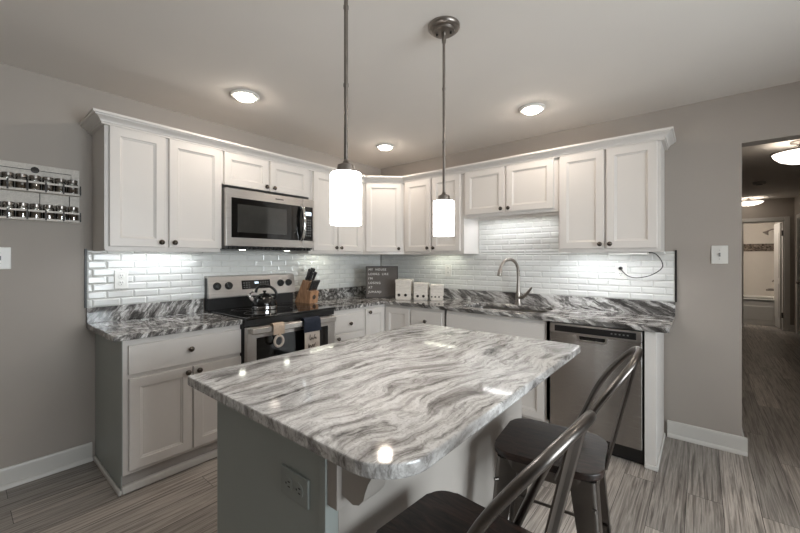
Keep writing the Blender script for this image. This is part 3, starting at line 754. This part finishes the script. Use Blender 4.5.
outlet((39.2, -0.41, 47.2), UF, NF, 'white outlet on the tile above the canisters')
outlet((102.6, -0.41, 48.2), UF, NF, 'white outlet on the tile with a black cord plugged in')
outlet((88.5, IY0 - 0.0, 27.6), UF, NF, 'sideways shade-tinted outlet on the end of the kitchen island', True, 'shaded_plate')
def switch(o, U, N, label):
    t = thing('light_switch', label, 'light switch', o, group='white wall switches'); Mx = frame(o, U, N)
    g = G(Mx); g.box(-1.75, 1.75, 0.0, 0.26, -2.5, 2.5, 0.14); build(g, 'cover_plate', M['white'], t)
    g = G(Mx); g.box(-0.2, 0.2, 0.2, 0.3, -0.5, 0.5); g.loft([[(-0.16, 0.25, -0.35), (0.16, 0.25, -0.35), (0.16, 0.25, 0.2), (-0.16, 0.25, 0.2)], [(-0.12, 0.62, 0.15), (0.12, 0.62, 0.15), (0.12, 0.62, 0.4), (-0.12, 0.62, 0.4)]])
    build(g, 'toggle', M['grey_btn'], t)
    g = G(Mx)
    for z in (-1.2, 1.2): g.cyl((0, 0.25, z), 0.13, 0.05, (0, 1, 0), 10)
    build(g, 'screws', M['steel'], t)
switch((126.0, -0.03, 53.2), UF, NF, 'white toggle switch on the wall right of the cabinets, beside the hall')
switch((0.03, -127.2, 52.2), UL, NL, 'white toggle switch on the left wall below the spice rack')

# ------------------------------------------------------------------ lamps
def downlight(x, y, label):
    t = thing('recessed_light', label, 'ceiling light', (x, y, CZ), group='recessed ceiling lights')
    g = G(); n = 32
    g.lathe([(3.6, 0), (3.7, -0.25), (3.4, -0.55), (2.45, -0.55), (2.35, -0.2)], (x, y, CZ - 0.02), n=n); build(g, 'trim_ring', M['white'], t)
    g = G(); g.lathe([(2.4, 0.1), (2.4, -0.35), (2.1, -0.6), (0, -0.7)], (x, y, CZ - 0.49), n=n); build(g, 'lens', M['down'], t)
downlight(27.0, -83.8, 'lit recessed ceiling light in front of the left wall cabinets, above the stove')
downlight(26.4, -26.4, 'lit recessed ceiling light near the corner, smallest in view')
downlight(83.8, -26.0, 'lit recessed ceiling light in front of the sink, right of the pendants')
downlight(150, -60, 'added fill ceiling light in front of the hall opening, out of view at right')  # extra lamp added out of view to brighten the far wall

def pendant(x, y, label):
    t = thing('pendant_light', label, 'pendant light', (x, y, 56.2), group='pendant lights over the island')
    g = G(); g.lathe([(3.0, 0), (3.0, -0.5), (2.7, -0.8), (2.1, -0.85), (2.0, -1.3), (0.9, -1.4), (0.45, -1.4), (0.4, -3.2)], (x, y, CZ - 0.01), n=32); ca = build(g, 'canopy', M['bronze'], t)
    g = G()
    for a in (0.4, 0.4 + math.pi): g.lathe([(0.22, 0), (0.22, -0.3), (0, -0.4)], (x + 1.3 * math.cos(a), y + 1.3 * math.sin(a), CZ - 1.35), n=10)
    build(g, 'screws', M['black'], ca)
    g = G(); g.cyl((x, y, 64.0), 0.27, CZ - 66.5, n=12)
    for z in (74.0, 84.0): g.lathe([(0.27, 0), (0.34, 0.1), (0.34, 0.5), (0.27, 0.6)], (x, y, z), n=12)
    build(g, 'rod', M['bronze'], t)
    g = G(); g.lathe([(0.3, 1.6), (0.5, 1.2), (1.1, 0.9), (1.2, 0.3), (1.2, -0.1)], (x, y, 63.1), n=24); build(g, 'socket_cap', M['bronze'], t)
    g = G(); g.lathe([(1.0, 63.1), (1.85, 63.0), (1.98, 62.8), (1.98, 56.45), (1.9, 56.4), (1.84, 56.6), (1.84, 57.2), (0.0, 57.3)], (x, y, 0), n=40); build(g, 'glass_shade', M['pend'], t)
pendant(87.0, -101.8, 'lit white glass pendant on a long rod, hanging nearer the camera at left')
pendant(84.4, -74.6, 'lit white glass pendant with its round canopy in view, hanging farther back')

def hall_lamp(x, y, label, f=1.0):
    t = thing('hall_ceiling_light', label, 'ceiling light', (x, y, CZ), group='hall ceiling lights')
    g = G(); g.lathe([(3.2, 0), (3.2, -0.5 * f), (1.0, -1.2 * f), (0.8, -4.0 * f)], (x, y, CZ - 0.01), n=28); build(g, 'canopy', M['nickel'], t)
    g = G()
    for k in range(3):
        a = 2.1 * k + 0.5; g.tube([(x + 0.6 * math.cos(a), y + 0.6 * math.sin(a), CZ - 1.2 * f), (x + 4 * math.cos(a), y + 4 * math.sin(a), CZ - 2.6 * f), (x + 8.2 * math.cos(a), y + 8.2 * math.sin(a), CZ - 4.0 * f)], 0.25, 8, smooth=4)
    g.tube([(x + 8.3 * math.cos(a), y + 8.3 * math.sin(a), CZ - 4.1 * f) for a in [2 * math.pi * k / 36 for k in range(36)]], 0.3, 8, closed=True)
    build(g, 'ring_and_arms', M['bronze'], t)
    g = G(); g.lathe([(r_, -z_ * f) for r_, z_ in ((8.2, 4.0), (7.6, 5.4), (6.0, 7.0), (3.5, 8.1), (0.6, 8.5), (0.3, 9.0), (0, 9.1))], (x, y, CZ), n=36); build(g, 'glass_bowl', M['hall'], t)
hall_lamp(151.2, 68, 'lit bowl ceiling light nearest the hall opening, cut by the right edge')
hall_lamp(148.5, 236, 'lit bowl ceiling light at the far end of the hall, half hidden by the wall', 0.62)
t = thing('smoke_detector', 'round smoke detector on the hall ceiling between the two bowl lights', 'smoke detector', (147.6, 160, CZ))
g = G(); g.lathe([(2.9, 0), (2.9, -0.8), (2.4, -1.5), (0, -1.6)], (147.6, 160, CZ - 0.01)); build(g, 'housing', M['kick'], t)
g = G(); g.lathe([(1.4, 0), (1.3, -0.15), (0, -0.15)], (147.6, 160, CZ - 1.58)); build(g, 'vent_cap', M['wire'], t)

t = thing('bath_ceiling_light', 'lit round ceiling light inside the bathroom at the end of the hall', 'ceiling light', (142, 262, CZ))
g = G(); g.lathe([(6.2, 0), (6.2, -1.0), (5.6, -1.2)], (142, 262, CZ - 0.01)); build(g, 'trim_ring', M['white'], t)
g = G(); g.lathe([(5.6, -1.0), (5.0, -2.4), (2.5, -3.2), (0, -3.4)], (142, 262, CZ)); build(g, 'glass_bowl', M['bath'], t)

def strip(x0, x1, y0, y1, z, mat, label):
    t = thing('under_cabinet_light', label, 'cabinet light', ((x0 + x1) / 2, (y0 + y1) / 2, z), group='under-cabinet light bars')
    g = G(); g.box(x0, x1, y0, y1, z - 0.15, z)
    for a in ((x0, x1, y0, y0 + 0.12), (x0, x1, y1 - 0.12, y1), (x0, x0 + 0.12, y0, y1), (x1 - 0.12, x1, y0, y1)): g.box(*a, z - 0.75, z - 0.1)
    build(g, 'housing', M['white'], t)
    g = G(); g.box(x0 + 0.14, x1 - 0.14, y0 + 0.14, y1 - 0.14, z - 0.45, z - 0.16); build(g, 'led_lens', M[mat], t)
    return t
strip(4, 5.4, -106, -88, UB + 1.18, 'strip_cool', 'slim light bar under the left end wall cabinet')
strip(4, 5.4, -46, -34, UB + 1.18, 'strip_dim', 'slim dim light bar under the cabinet between microwave and corner')
strip(30, 46, -5.4, -4, UB + 1.18, 'strip_dim', 'slim dim light bar under the cabinet behind the far pendant')
strip(58, 82, -6.4, -5, 68.78, 'strip_bright', 'slim bright light bar under the short cabinet above the sink')
lb = strip(100.6, 110.6, -9.6, -7.6, UB - 0.15, 'strip_bright', 'white light bar with a black cord, hanging under the right end cabinet')
strip(88.5, 99.8, -8.6, -6.6, UB + 1.18, 'strip_cool', 'slim bright light bar under the right end cabinet, left of the corded bar')
g = G(); g.tube([(110.7, -8.6, UB - 0.55), (112.2, -7.4, 53.4), (113.4, -4.8, 51.2), (113.2, -3.2, 49.3), (110.5, -2.0, 47.2), (107, -1.5, 46.3), (104.6, -1.4, 46.8), (103.0, -1.3, 48.4), (102.6, -1.1, 49.1)], 0.14, 8, smooth=6)
c = thing('power_cord', 'black power cord looping from the light bar to the tile outlet', 'cord', (108, -3, 46.2))
build(g, 'cable', M['black'], c)
g = G(); g.lathe([(0.55, 0), (0.55, 0.9), (0.3, 1.3)], (102.6, -0.82, 49.15), (0, -1, 0), 14); build(g, 'plug', M['black'], c)

# ------------------------------------------------------------------ things on the counters
zc = T + 0.47
t = thing('kettle', 'shiny black kettle with a looped handle on the cooktop', 'kettle', (13.5, -70.2, zc), 0.9, local=True)
g = G(); g.lathe([(3.5, 0), (3.75, 0.15), (3.8, 1.0), (3.75, 1.1)], n=32); build(g, 'base_band', M['chrome'], t)
g = G(); g.lathe([(3.74, 1.1), (3.8, 1.6), (3.6, 2.6), (3.0, 3.7), (2.1, 4.4), (1.7, 4.6)], n=32); build(g, 'body', M['enamel'], t)
g = G(); g.lathe([(1.8, 4.55), (1.5, 4.9), (0.4, 5.1), (0.35, 5.4), (0.6, 5.6), (0.55, 5.9), (0, 6.0)], n=24); build(g, 'lid', M['enamel'], t)
g = G(); g.tube([(-3.0, 0, 2.4), (-3.9, 0, 3.2), (-4.6, 0, 4.2)], [1.0, 0.55], 14, smooth=4); sp = build(g, 'spout', M['chrome'], t)
g = G(); g.lathe([(0.65, 0), (0.7, 0.3), (0.55, 0.9), (0, 1.0)], (-4.45, 0, 4.0), (-0.6, 0, 0.8), 14); g.tube([(-4.8, 0, 4.6), (-3.9, 0, 5.4), (-2.9, 0, 5.6)], 0.22, 8, smooth=4); build(g, 'whistle', M['chrome'], sp)
g = G(); g.tube([(-2.6, 0, 5.3), (-2.2, 0, 6.7), (-0.6, 0, 7.6), (1.6, 0, 7.2), (3.2, 0, 5.9), (3.7, 0, 4.4), (3.3, 0, 3.2)], 0.42, 10, smooth=5); build(g, 'handle', M['black'], t)

# knife block with its knives
KB = Vector((2.8, -51.6, T + 0.01)); KR = math.radians(12)
t = thing('knife_block', 'slanted bamboo knife block full of dark-handled knives, right of the stove', 'knife block', KB, KR, local=True)
pr_ = [(0, 0), (7.3, 0), (7.9, 4.4), (5.7, 4.9), (7.2, 7.8), (4.2, 8.7)]
g = G(); g.loft([[(a, y, z) for a, z in pr_] for y in (0.0, 4.6)]); kb_o = build(g, 'block', M['bamboo'], t)
g = G(Matrix.Translation((7.62, 2.3, 2.2))); g.lathe([(0.85, 0), (0.85, 0.04), (0, 0.05)], (0, 0, 0), (1, 0, -0.13), 20); build(g, 'round_emblem', M['ink'], t)
kd = Vector((0.43, 0, 0.9)).normalized()
def knife(s, y, z, L, label, grp, r=0.42):
    k = thing('knife', label, 'knife', KB + Matrix.Rotation(KR, 3, 'Z') @ Vector((s, y, z)), KR, group=grp, local=True)
    g = G(); sd = Vector((kd.z, 0, -kd.x))
    rings = []
    for f, w in ((0.0, 0.36), (0.06, 0.42), (0.3, 0.38), (0.7, 0.44), (0.92, 0.5), (1.0, 0.36)):
        c_ = kd * (0.45 + f * L); rr = w * r / 0.42
        rings.append([c_ + sd * math.cos(a) * rr * 1.15 + Vector((0, 1, 0)) * math.sin(a) * rr * 0.8 for a in [2 * math.pi * q / 10 for q in range(10)]])
    g.loft(rings); h = build(g, 'handle', M['knife_grip'], k)
    g = G()
    for f in (0.25, 0.5, 0.75): g.cyl(tuple(kd * (0.35 + f * L) - Vector((0, 0.4 * r / 0.42, 0))), 0.1, 0.8 * r / 0.42, (0, 1, 0), 8)
    build(g, 'rivets', M['chrome'], h)
    g = G(); g.lathe([(0.34, 0), (0.38, 0.35)], (0, 0, 0), tuple(kd), 10); build(g, 'bolster', M['chrome'], k)
for i, (s, y, L) in enumerate(((4.9, 0.8, 4.4), (4.9, 1.9, 4.8), (4.9, 3.0, 4.6), (6.3, 1.2, 3.4), (6.3, 2.9, 3.6))):
    z = 8.7 - (s - 4.2) * 0.3
    row = 'back' if s < 5 else 'front'
    knife(s, y, z, L, ['long-handled knife nearest the viewer in the block\'s back top row', 'long-handled knife in the middle of the block\'s back top row', 'long-handled knife nearest the wall corner in the block\'s back top row', 'shorter knife in front of the back row on the block top, nearer the stove', 'shorter knife in front of the back row on the block top, nearer the corner'][i], 'kitchen knives in the block', 0.5)
for i in range(6):
    y = 0.55 + i * 0.7; nm = ['first', 'second', 'third', 'fourth', 'fifth', 'sixth'][i]
    knife(6.8, y, 4.65, 3.9, nm + ' steak knife from the stove side in the block\'s lower step', 'steak knives in the block', 0.36)

# letter board
LN = Vector((0.69, -0.72, 0)).normalized(); LU = Vector((0.72, 0.69, 0)).normalized()
base = Vector((17.6, -18.5, T + 0.05)); til = 0.14
LV = Vector((-LN.x * math.sin(til), -LN.y * math.sin(til), math.cos(til))); LN2 = LU.cross(LV) 
ml = Matrix.Identity(4)
for i, a in enumerate((LU, LV, LN2)):
    for k in range(3): ml[k][i] = a[k]
ml.translation = base
t = thing('letter_board', 'dark grey felt letter board with white words leaning in the corner', 'letter board', base)
W, H = 13.8, 13.6
g = G(ml)
for a in ((-W / 2, -W / 2 + 0.45, 0, H), (W / 2 - 0.45, W / 2, 0, H), (-W / 2 + 0.45, W / 2 - 0.45, 0, 0.5), (-W / 2 + 0.45, W / 2 - 0.45, H - 0.45, H)): g.box(a[0], a[1], a[2], a[3], -1.0, 0, 0.05)
build(g, 'frame', M['frame'], t)
g = G(ml)
nr = 42
for k in range(nr):
    a = 0.5 + (H - 0.95) * k / nr; b = 0.5 + (H - 0.95) * (k + 0.75) / nr; g.box(-W / 2 + 0.45, W / 2 - 0.45, a, b, -0.5, -0.2)
g.box(-W / 2 + 0.45, W / 2 - 0.45, 0.5, H - 0.45, -0.6, -0.4)
fb = build(g, 'felt_panel', M['felt'], t)
for i, s_ in enumerate(('MY  HOUSE', 'LOOKS  LIKE', "I'M", 'LOSING', 'AT', 'JUMANJI')):
    mm = ml @ Matrix.Translation((-W / 2 + 1.1, H - 1.95 - i * 1.9, -0.16))
    text_mesh(s_, 1.32, mm, 'letters', M['letter'], fb, 0.06, spacing=1.16)
g = G(ml); g.box(2.6, 6.0, 0.55, 1.0, -0.15, 0.15, 0.03); build(g, 'frame_tab', M['steel_dark'], t)

# three square canisters
def canister(x, y, w, h, dots, label):
    rz = math.radians(28)
    t = thing('canister', label, 'canister', (x, y, T + 0.02), rz, group='whitewashed canisters by the letter board', local=True)
    g = G(); a = w / 2; hb = h * 0.84
    n = 4
    for k in range(n):
        z0 = 0.25 + (hb - 0.25) * k / n; z1 = 0.25 + (hb - 0.25) * (k + 1) / n; g.box(-a, a, -a, a, z0 + 0.03, z1 - 0.03, 0.06)
    g.box(-a + 0.15, a - 0.15, -a + 0.15, a - 0.15, 0.0, hb); build(g, 'box', M['canister'], t)
    g = G(); g.box(-a - 0.1, a + 0.1, -a - 0.1, a + 0.1, hb + 0.02, h, 0.12); ld = build(g, 'lid', M['canister'], t)
    g = G(); g.lathe([(0.5, 0), (0.45, 0.15), (0.3, 0.3), (0, 0.32)], (0, 0, h - 0.02), n=14); build(g, 'lid_knob', M['canister'], ld)
    for u in dots[1]:
        g = G(); g.lathe([(dots[0], -0.05), (dots[0], 0.12), (dots[0] * 0.6, 0.25), (0, 0.28)], (u * w, -a, h * 0.23), (0, -1, 0), 14); build(g, 'round_stud', M['wire'], t)
    g = G(); g.lathe([(dots[0], -0.05), (dots[0], 0.12), (dots[0] * 0.6, 0.25), (0, 0.28)], (a, -0.2 * w, h * 0.23), (1, 0, 0), 14); build(g, 'round_stud', M['wire'], t)
canister(27.0, -15.0, 6.3, 8.1, (0.6, (-0.27, 0.16)), 'tallest white wooden canister with dark studs, next to the letter board')
canister(33.5, -11.9, 5.6, 6.8, (0.55, (-0.22, 0.2)), 'middle-sized white wooden canister with dark studs, second from the letter board')
canister(39.3, -9.2, 5.0, 6.1, (0.32, (-0.38, -0.1, 0.2)), 'smallest white wooden canister with small dark studs, farthest from the letter board')

# towel and hanger on the oven handle
t = thing('kitchen_towel', 'cream printed towel with a navy top hanging from the oven handle', 'towel', (29, -63.4, 22))
def drape(y0, y1, pts, th, wob=0.0, n=10, taper=0.0):
    """cloth strip: pts is the (x, z) path, swept over the width y0..y1"""
    P = spline([Vector((a, 0, b)) for a, b in pts], 5); rings = []
    g = G()
    cols = []
    for s_ in (0, 1):
        col = []
        for k in range(n + 1):
            f = k / n; row = []
            for i, q in enumerate(P):
                d_ = (P[min(i + 1, len(P) - 1)] - P[max(i - 1, 0)]).normalized(); nn = Vector((-d_.z, 0, d_.x)) 
                fi = i / (len(P) - 1)
                yy = y0 + (y1 - y0) * (0.5 + (f - 0.5) * (1 - taper * (1 - fi)))
                off = (th if s_ else 0) + wob * math.sin(f * 9 + 0.6) * fi
                row.append((q.x + nn.x * off, yy, q.z + nn.z * off))
            col.append(row)
        cols.append(col)
    A = [[g.bm.verts.new(v) for v in r_] for r_ in cols[0]]; B = [[g.bm.verts.new(v) for v in r_] for r_ in cols[1]]
    m = len(P)
    for k in range(n):
        for i in range(m - 1):
            g.bm.faces.new((A[k][i], A[k][i + 1], A[k + 1][i + 1], A[k + 1][i])); g.bm.faces.new((B[k][i], B[k + 1][i], B[k + 1][i + 1], B[k][i + 1]))
    for i in range(m - 1):
        g.bm.faces.new((A[0][i], B[0][i], B[0][i + 1], A[0][i + 1])); g.bm.faces.new((A[n][i], A[n][i + 1], B[n][i + 1], B[n][i]))
    for k in range(n):
        g.bm.faces.new((A[k][0], A[k + 1][0], B[k + 1][0], B[k][0])); g.bm.faces.new((A[k][m - 1], B[k][m - 1], B[k + 1][m - 1], A[k + 1][m - 1]))
    return g
g = drape(-66.7, -60.2, [(27.6, 30.6), (27.55, 32.0), (27.8, 33.5), (28.6, 33.75), (29.25, 33.2), (29.35, 31.5), (29.35, 29.7)], 0.3, 0.05, taper=0.2); build(g, 'quilted_top', M['navy'], t)
g = drape(-66.2, -60.6, [(29.15, 30.2), (29.2, 27), (29.15, 24), (29.1, 21.5)], 0.22, 0.12); tw = build(g, 'towel_cloth', M['cream'], t)
g = G()
def stroke(pts): g.tube([(29.62, y, z) for y, z in pts], 0.09, 6, smooth=4)
stroke([(-64.4, 28.9), (-64.5, 27.6), (-64.2, 27.2), (-63.8, 27.9), (-63.4, 27.3), (-63.0, 27.6), (-62.6, 28.8)])
stroke([(-62.7, 27.4), (-62.3, 27.9), (-62.2, 27.2)])
stroke([(-64.9, 26.2), (-64.9, 24.9), (-64.4, 25.6), (-63.9, 24.9), (-63.5, 25.7), (-63.1, 25.0), (-62.4, 26.1)])
stroke([(-64.6, 24.2), (-64.2, 23.3), (-63.6, 23.9), (-63.0, 23.2), (-62.4, 24.0)])
build(g, 'printed_writing', M['ink'], tw)
t = thing('pot_holder', 'tan strap with a pale ring hanging from the oven handle', 'pot holder', (29, -74.9, 26))
g = drape(-76.7, -73.2, [(27.6, 31.2), (27.6, 32.4), (27.9, 33.45), (28.6, 33.65), (29.2, 33.2), (29.25, 31.8), (29.2, 30.6)], 0.22, 0.0); build(g, 'strap', M['tan'], t)
g = G(); g.tube([(29.35, -75.0 + 1.35 * math.cos(a), 28.7 + 1.5 * math.sin(a)) for a in [2 * math.pi * k / 32 for k in range(32)]], 0.36, 10, closed=True); build(g, 'ring', M['cream'], t)
g = G(); g.tube([(29.3, -74.9, 30.8), (29.35, -74.95, 30.2)], 0.5, 8); build(g, 'ring_tab', M['tan'], t)

# ------------------------------------------------------------------ spice rack and jars on the left wall
RY0, RY1 = -133.0, -113.6
t = thing('spice_rack', 'grey-washed wooden spice rack with two railed shelves on the left wall', 'spice rack', (1.3, -123, 61))
g = G(); g.box(0.05, 0.65, RY0, RY1, 60.9, 74.3, 0.06); bp = build(g, 'back_panel', M['rack'], t)
g = G(); g.lathe([(0.75, 0), (0.75, 0.06), (0.4, 0.1), (0, 0.12)], (0.65, -121.6, 73.0), (1, 0, 0), 18); build(g, 'dark_badge', M['wire'], bp)
for z in (61.0, 67.6):
    g = G(); g.box(0.65, 3.1, RY0, RY1, z, z + 0.5, 0.05); sh = build(g, 'shelf', M['rack'], t)
    g = G(); g.box(2.95, 3.1, RY0, RY1, z + 1.95, z + 2.4); build(g, 'rail', M['rack'], sh)
    for k in range(7):
        y = RY1 - 0.2 - k * 3.1; g = G(); g.box(2.92, 3.14, y - 0.16, y + 0.16, z + 0.1, z + 2.42); build(g, 'rail_post', M['wire'], sh)
g = G()
for y in (-120.8, -115.5, -128): g.tube([(0.8, y, 61.4), (0.8, y, 67.6)], 0.07, 6)
g.tube([(0.8, -131, 72.9), (0.8, -115.2, 72.9), (0.8, -115.2, 71)], 0.07, 6)
build(g, 'wires', M['wire'], t)
jar0 = None
names = ['first', 'second', 'third', 'fourth', 'fifth', 'sixth', 'seventh']
for r_, z in ((1, 68.12), (0, 61.52)):
    for k in range(7):
        y = RY1 - 1.35 - k * 2.2 - (0.15 if r_ else 0.0)
        lab = '%s spice jar from the right on the %s rack shelf' % (names[k], 'upper' if r_ else 'lower')
        if jar0 is None:
            j = jar0 = thing('spice_jar', lab, 'jar', (1.75, y, z), group='spice jars on the rack', local=True)
            g = G(); g.lathe([(0.92, 0), (1.02, 0.1), (1.02, 2.4), (0.8, 2.7)], n=18); build(g, 'glass', M['jar'], j)
            g = G(); g.lathe([(0.85, 0.08), (0.87, 1.7), (0, 1.75)], n=14); build(g, 'spice_fill', M['spice'], j)
            g = G(); g.lathe([(0.9, 2.6), (0.98, 2.65), (0.98, 3.3), (0.85, 3.4), (0, 3.42)], n=18); build(g, 'lid', M['lidmetal'], j)
        else:
            j = copy_tree(jar0); j.location = Vector((1.75, y, z)) * S; j.rotation_euler.z = k; j['label'] = lab
            if k % 2:
                for ch in j.children:
                    if ch.name.startswith('spice_fill'):
                        me = ch.data.copy(); me.materials.clear(); me.materials.append(M['spice2']); ch.data = me

# ------------------------------------------------------------------ stools
def stool(x, y, rz, label):
    t = thing('bar_stool', label, 'bar stool', (x, y, 0), math.radians(rz), group='metal bar stools at the island', local=True)
    sz = 23.2
    a = 7.3; b_ = 6.6
    g = G(); g.prism(rounded(-a, a, -b_, b_, (2.6,) * 4, 8), sz + 0.05, sz + 1.05, 0.25, 3); build(g, 'seat', M['seatwood'], t)
    g = G(); o_ = rounded(-6.7, 6.7, -6.2, 6.2, (2.6,) * 4, 6); i_ = rounded(-6.4, 6.4, -5.9, 5.9, (2.3,) * 4, 6)
    g.loft([[(p[0], p[1], sz - 1.6) for p in i_], [(p[0], p[1], sz - 1.6) for p in o_], [(p[0], p[1], sz) for p in o_], [(p[0], p[1], sz) for p in i_]], cap=False)
    g.prism(i_, sz - 0.3, sz); build(g, 'seat_frame', M['gunmetal'], t)
    for sx in (-1, 1):
        for sy in (-1, 1):
            g = G(); rings = []
            for f in (0, 0.35, 0.7, 1.0):
                z = sz - 0.2 - f * (sz - 0.2); c_ = 6.75 + 1.9 * f; w = 3.3 - 1.9 * f
                th = 0.22
                q = [(0, -w), (0, -0.7), (-0.2, -0.2), (-0.7, 0), (-w, 0), (-w, -th), (-0.75, -th), (-th - 0.15, -0.35), (-th, -0.75), (-th, -w)]
                rings.append([(sx * (c_ + p_ - 0.2), sy * (c_ + r_ - 0.65), z) for p_, r_ in q])
            g.loft(rings); lg = build(g, 'leg', M['gunmetal'], t)
            g = G(); g.box(sx * 8.75 - 0.7, sx * 8.75 + 0.7, sy * 8.75 - 0.7, sy * 8.75 + 0.7, 0.0, 0.6, 0.15)
            for v in g.bm.verts: v.co += Vector((-sx * 0.75, -sy * 1.2, 0))
            build(g, 'foot_cap', M['black'], lg)
    c_ = 7.4; e_ = 6.95
    for p_, q_ in (((-c_, -e_), (c_, -e_)), ((c_, -e_), (c_, e_)), ((c_, e_), (-c_, e_)), ((-c_, e_), (-c_, -e_))):
        g = G(); g.tube([(p_[0], p_[1], 10.0), (q_[0], q_[1], 10.0)], 0.28, 8); build(g, 'stretcher', M['gunmetal'], t)
    g = G(); g.tube([(-6.6, -6.6, 19.8), (6.6, 6.6, 19.8)], 0.25, 8); g.tube([(-6.6, 6.6, 19.8), (6.6, -6.6, 19.8)], 0.25, 8); build(g, 'cross_brace', M['gunmetal'], t)
    half = [(2.0, 7.0, 22.6), (3.0, 7.2, 25.2), (4.4, 7.3, 28.6), (5.7, 7.2, 31.6), (7.2, 6.9, 34.2), (8.9, 6.2, 36.6), (10.3, 4.6, 38.4), (11.0, 2.3, 39.3)]
    pts = half + [(11.2, 0, 39.5)] + [(p_[0], -p_[1], p_[2]) for p_ in half[::-1]]
    g = G(); g.tube(pts, 0.44, 12, smooth=5); build(g, 'back_rail', M['gunmetal'], t)
    g = G(); rings = []
    for f in [k / 8 for k in range(9)]:
        xx = 7.2 + (11.0 - 7.2) * f; zz = 22.4 + 16.7 * f; w = 1.9 + 0.2 * f
        rings.append([(xx, -w, zz), (xx, -0.55, zz), (xx + 0.28, -0.3, zz), (xx + 0.28, 0.3, zz), (xx, 0.55, zz), (xx, w, zz), (xx - 0.16, w, zz), (xx - 0.16, -w, zz)])
    g.loft(rings); build(g, 'back_splat', M['gunmetal'], t)
    return t
stool(104.6, -76.2, 7.0, 'metal bar stool with dark wood seat, the farther one, in front of the dishwasher')
stool(104.2, -102.8, -4.0, 'metal bar stool with dark wood seat, the nearest one, cut by the bottom edge')
